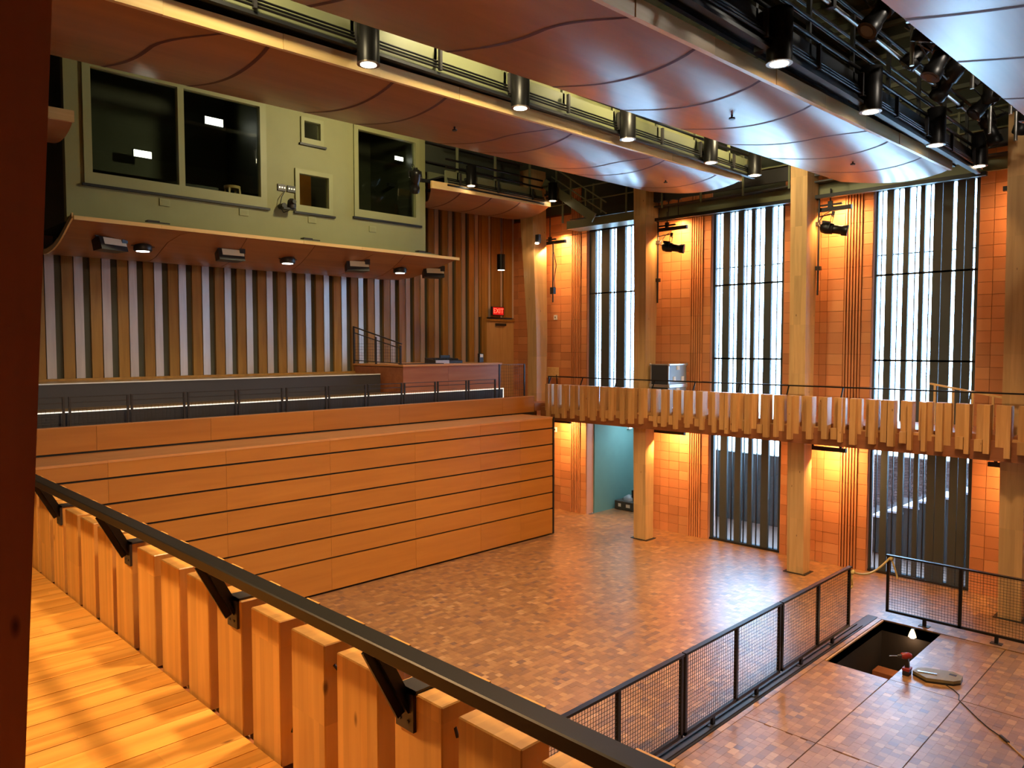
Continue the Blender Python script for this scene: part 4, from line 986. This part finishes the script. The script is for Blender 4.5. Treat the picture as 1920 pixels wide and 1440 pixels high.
# wooden lid with cut hand holes and tool, drill, cord
t = thing('hatch_lid', 'flat tan clipped-corner board lying beside the open trap', 'board', (12.85, 3.4, 0))
L8 = [(12.70, 3.79), (12.56, 3.55), (12.72, 3.22), (12.84, 3.15), (13.02, 3.17), (13.10, 3.33), (12.96, 3.68), (12.87, 3.77)]
m = MB(); m.add([(x, y, .03) for x, y in L8]+[(x, y, .075) for x, y in L8], [tuple(range(7, -1, -1)), tuple(range(8, 16))]+[(i, (i+1) % 8, (i+1) % 8+8, i+8) for i in range(8)]); m.build('board', wood('lid_ply', (.23, .18, .08), (.28, .22, .10), 'x'), t)
m = MB(); m.add([(x, y, .0) for x, y in L8]+[(x, y, .03) for x, y in L8], [tuple(range(7, -1, -1)), tuple(range(8, 16))]+[(i, (i+1) % 8, (i+1) % 8+8, i+8) for i in range(8)]); m.build('frame', BLACKP, t)
MB().box(12.93, 3.24, .075, 12.99, 3.34, .079).build('hand_slot', BLACKP, t)
t = thing('steel_ruler', 'bright metal bar lying on the tan board', 'tool', (12.75, 3.6, .08)); MB().bar((12.72, 3.70, .085), (12.80, 3.47, .085), .035, .008).build('blade', ALU, t); MB().bar((12.71, 3.72, .085), (12.725, 3.69, .085), .05, .012).build('end_hook', ALU, t)
t = thing('cordless_drill', 'red cordless drill standing on its battery beside the trap', 'drill', (12.6, 3.8, 0))
cx, cy = 12.66, 3.86
MB().box(cx-.07, cy-.05, 0, cx+.07, cy+.05, .07).build('battery', BLACKP, t, .008); MB().box(cx-.075, cy-.055, .07, cx+.075, cy+.055, .12).build('foot', RED, t, .008)
MB().hexa([(cx-.02, cy-.03, .12), (cx+.04, cy-.03, .12), (cx+.04, cy+.03, .12), (cx-.02, cy+.03, .12)], [(cx-.04, cy-.025, .26), (cx+.02, cy-.025, .26), (cx+.02, cy+.025, .26), (cx-.04, cy+.025, .26)]).build('grip', BLACKP, t)
MB().lathe((cx+.05, cy-.04, .30), (cx-.07, cy+.07, .30), [(0, .035), (.2, .05), (.8, .05), (1, .035)], 12).build('motor_body', RED, t)
MB().lathe((cx-.07, cy+.07, .30), (cx-.11, cy+.11, .30), [(0, .03), (1, .02)], 10).build('chuck', STEEL, t); MB().tube((cx-.11, cy+.11, .30), (cx-.2, cy+.2, .30), .006, 6).build('bit', ALU, t)
cd = [(12.62, 3.72), (12.9, 3.42), (12.73, 3.39), (12.63, 3.28), (12.57, 3.18), (12.42, 3.1), (12.26, 3.03), (12.05, 2.86), (11.82, 2.68), (11.62, 2.5), (11.49, 2.34), (11.22, 2.12), (11.0, 1.95), (10.6, 1.7)]
cd = [(12.73, 3.39), (12.66, 3.3), (12.57, 3.18), (12.44, 3.07), (12.26, 3.03), (12.05, 2.86), (11.82, 2.68), (11.62, 2.5), (11.49, 2.34)]
ec = thing('extension_cord', 'dark extension cord trailing from the board across the floor', 'cord', (12, 2.7, 0))
MB().path([(x, y, .008) for x, y in cd], .007, 6).build('cord', BLACKP, ec); MB().bar((11.49, 2.34, .015), (11.40, 2.26, .015), .03, .03).build('plug', BLACKP, ec)
ec = thing('extension_cord', 'orange extension cord leaving the right edge of the floor', 'cord', (11.2, 2.1, 0))
MB().path([(11.40, 2.26, .01), (11.2, 2.1, .01), (11.0, 1.92, .01), (10.5, 1.5, .01)], .009, 6).build('cord', plain('orange_cord', (.7, .35, .1), .5), ec); MB().bar((11.42, 2.28, .015), (11.36, 2.22, .015), .03, .03).build('socket', BLACKP, ec)
# equipment cases in the recess
t = thing('equipment_case', 'grey equipment case on the floor of the teal recess', 'case', (19.5, 14.4, 0))
MB().box(19.2, 13.9, 0, 19.9, 14.6, .28).build('body', CONC, t, .01); MB().box(19.19, 14.0, .1, 19.2, 14.15, .2).box(19.19, 14.35, .1, 19.2, 14.45, .2).build('label_card', WHITE, t)
t = thing('cable_bag', 'pale bundle on top of the grey equipment case', 'bag', (19.5, 14.3, .28))
MB().lathe((19.5, 14.25, .28), (19.5, 14.25, .46), [(0, .2), (.5, .19), (.8, .1), (1, .04)], 10).build('bag', CASES, t); MB().box(19.45, 13.95, .28, 19.75, 14.12, .62).build('box', BLACKP, t)
t = thing('sconce', 'small white wall light high on the teal recess wall', 'lamp', (19.9, 14.6, 2.6))
MB().box(19.9, 14.56, 2.5, 20.05, 14.66, 2.75).build('body', WHITE, t); MB().box(19.92, 14.55, 2.52, 20.03, 14.56, 2.7).build('lens', LENSW, t)
# sprinkler heads under the ceiling runs
for x, y, z, lb in ((9.0, 5.0, 8.12, 'near the hooked seam of the central ceiling run'), (13.0, 5.0, 8.21, 'near the far tip of the central ceiling run'), (7.9, 9.2, 8.59, 'under the middle of the left ceiling run'), (13.8, 9.2, 8.67, 'under the far part of the left ceiling run')):
    t = thing('sprinkler', 'small metal sprinkler head ' + lb, 'sprinkler', (x, y, z))
    MB().lathe((x, y, z-.0), (x, y, z+.1), [(0, .012), (1, .02)], 8).build('stem', STEEL, t); MB().lathe((x, y, z-.02), (x, y, z), [(0, .04), (1, .04)], 10).build('deflector', STEEL, t)
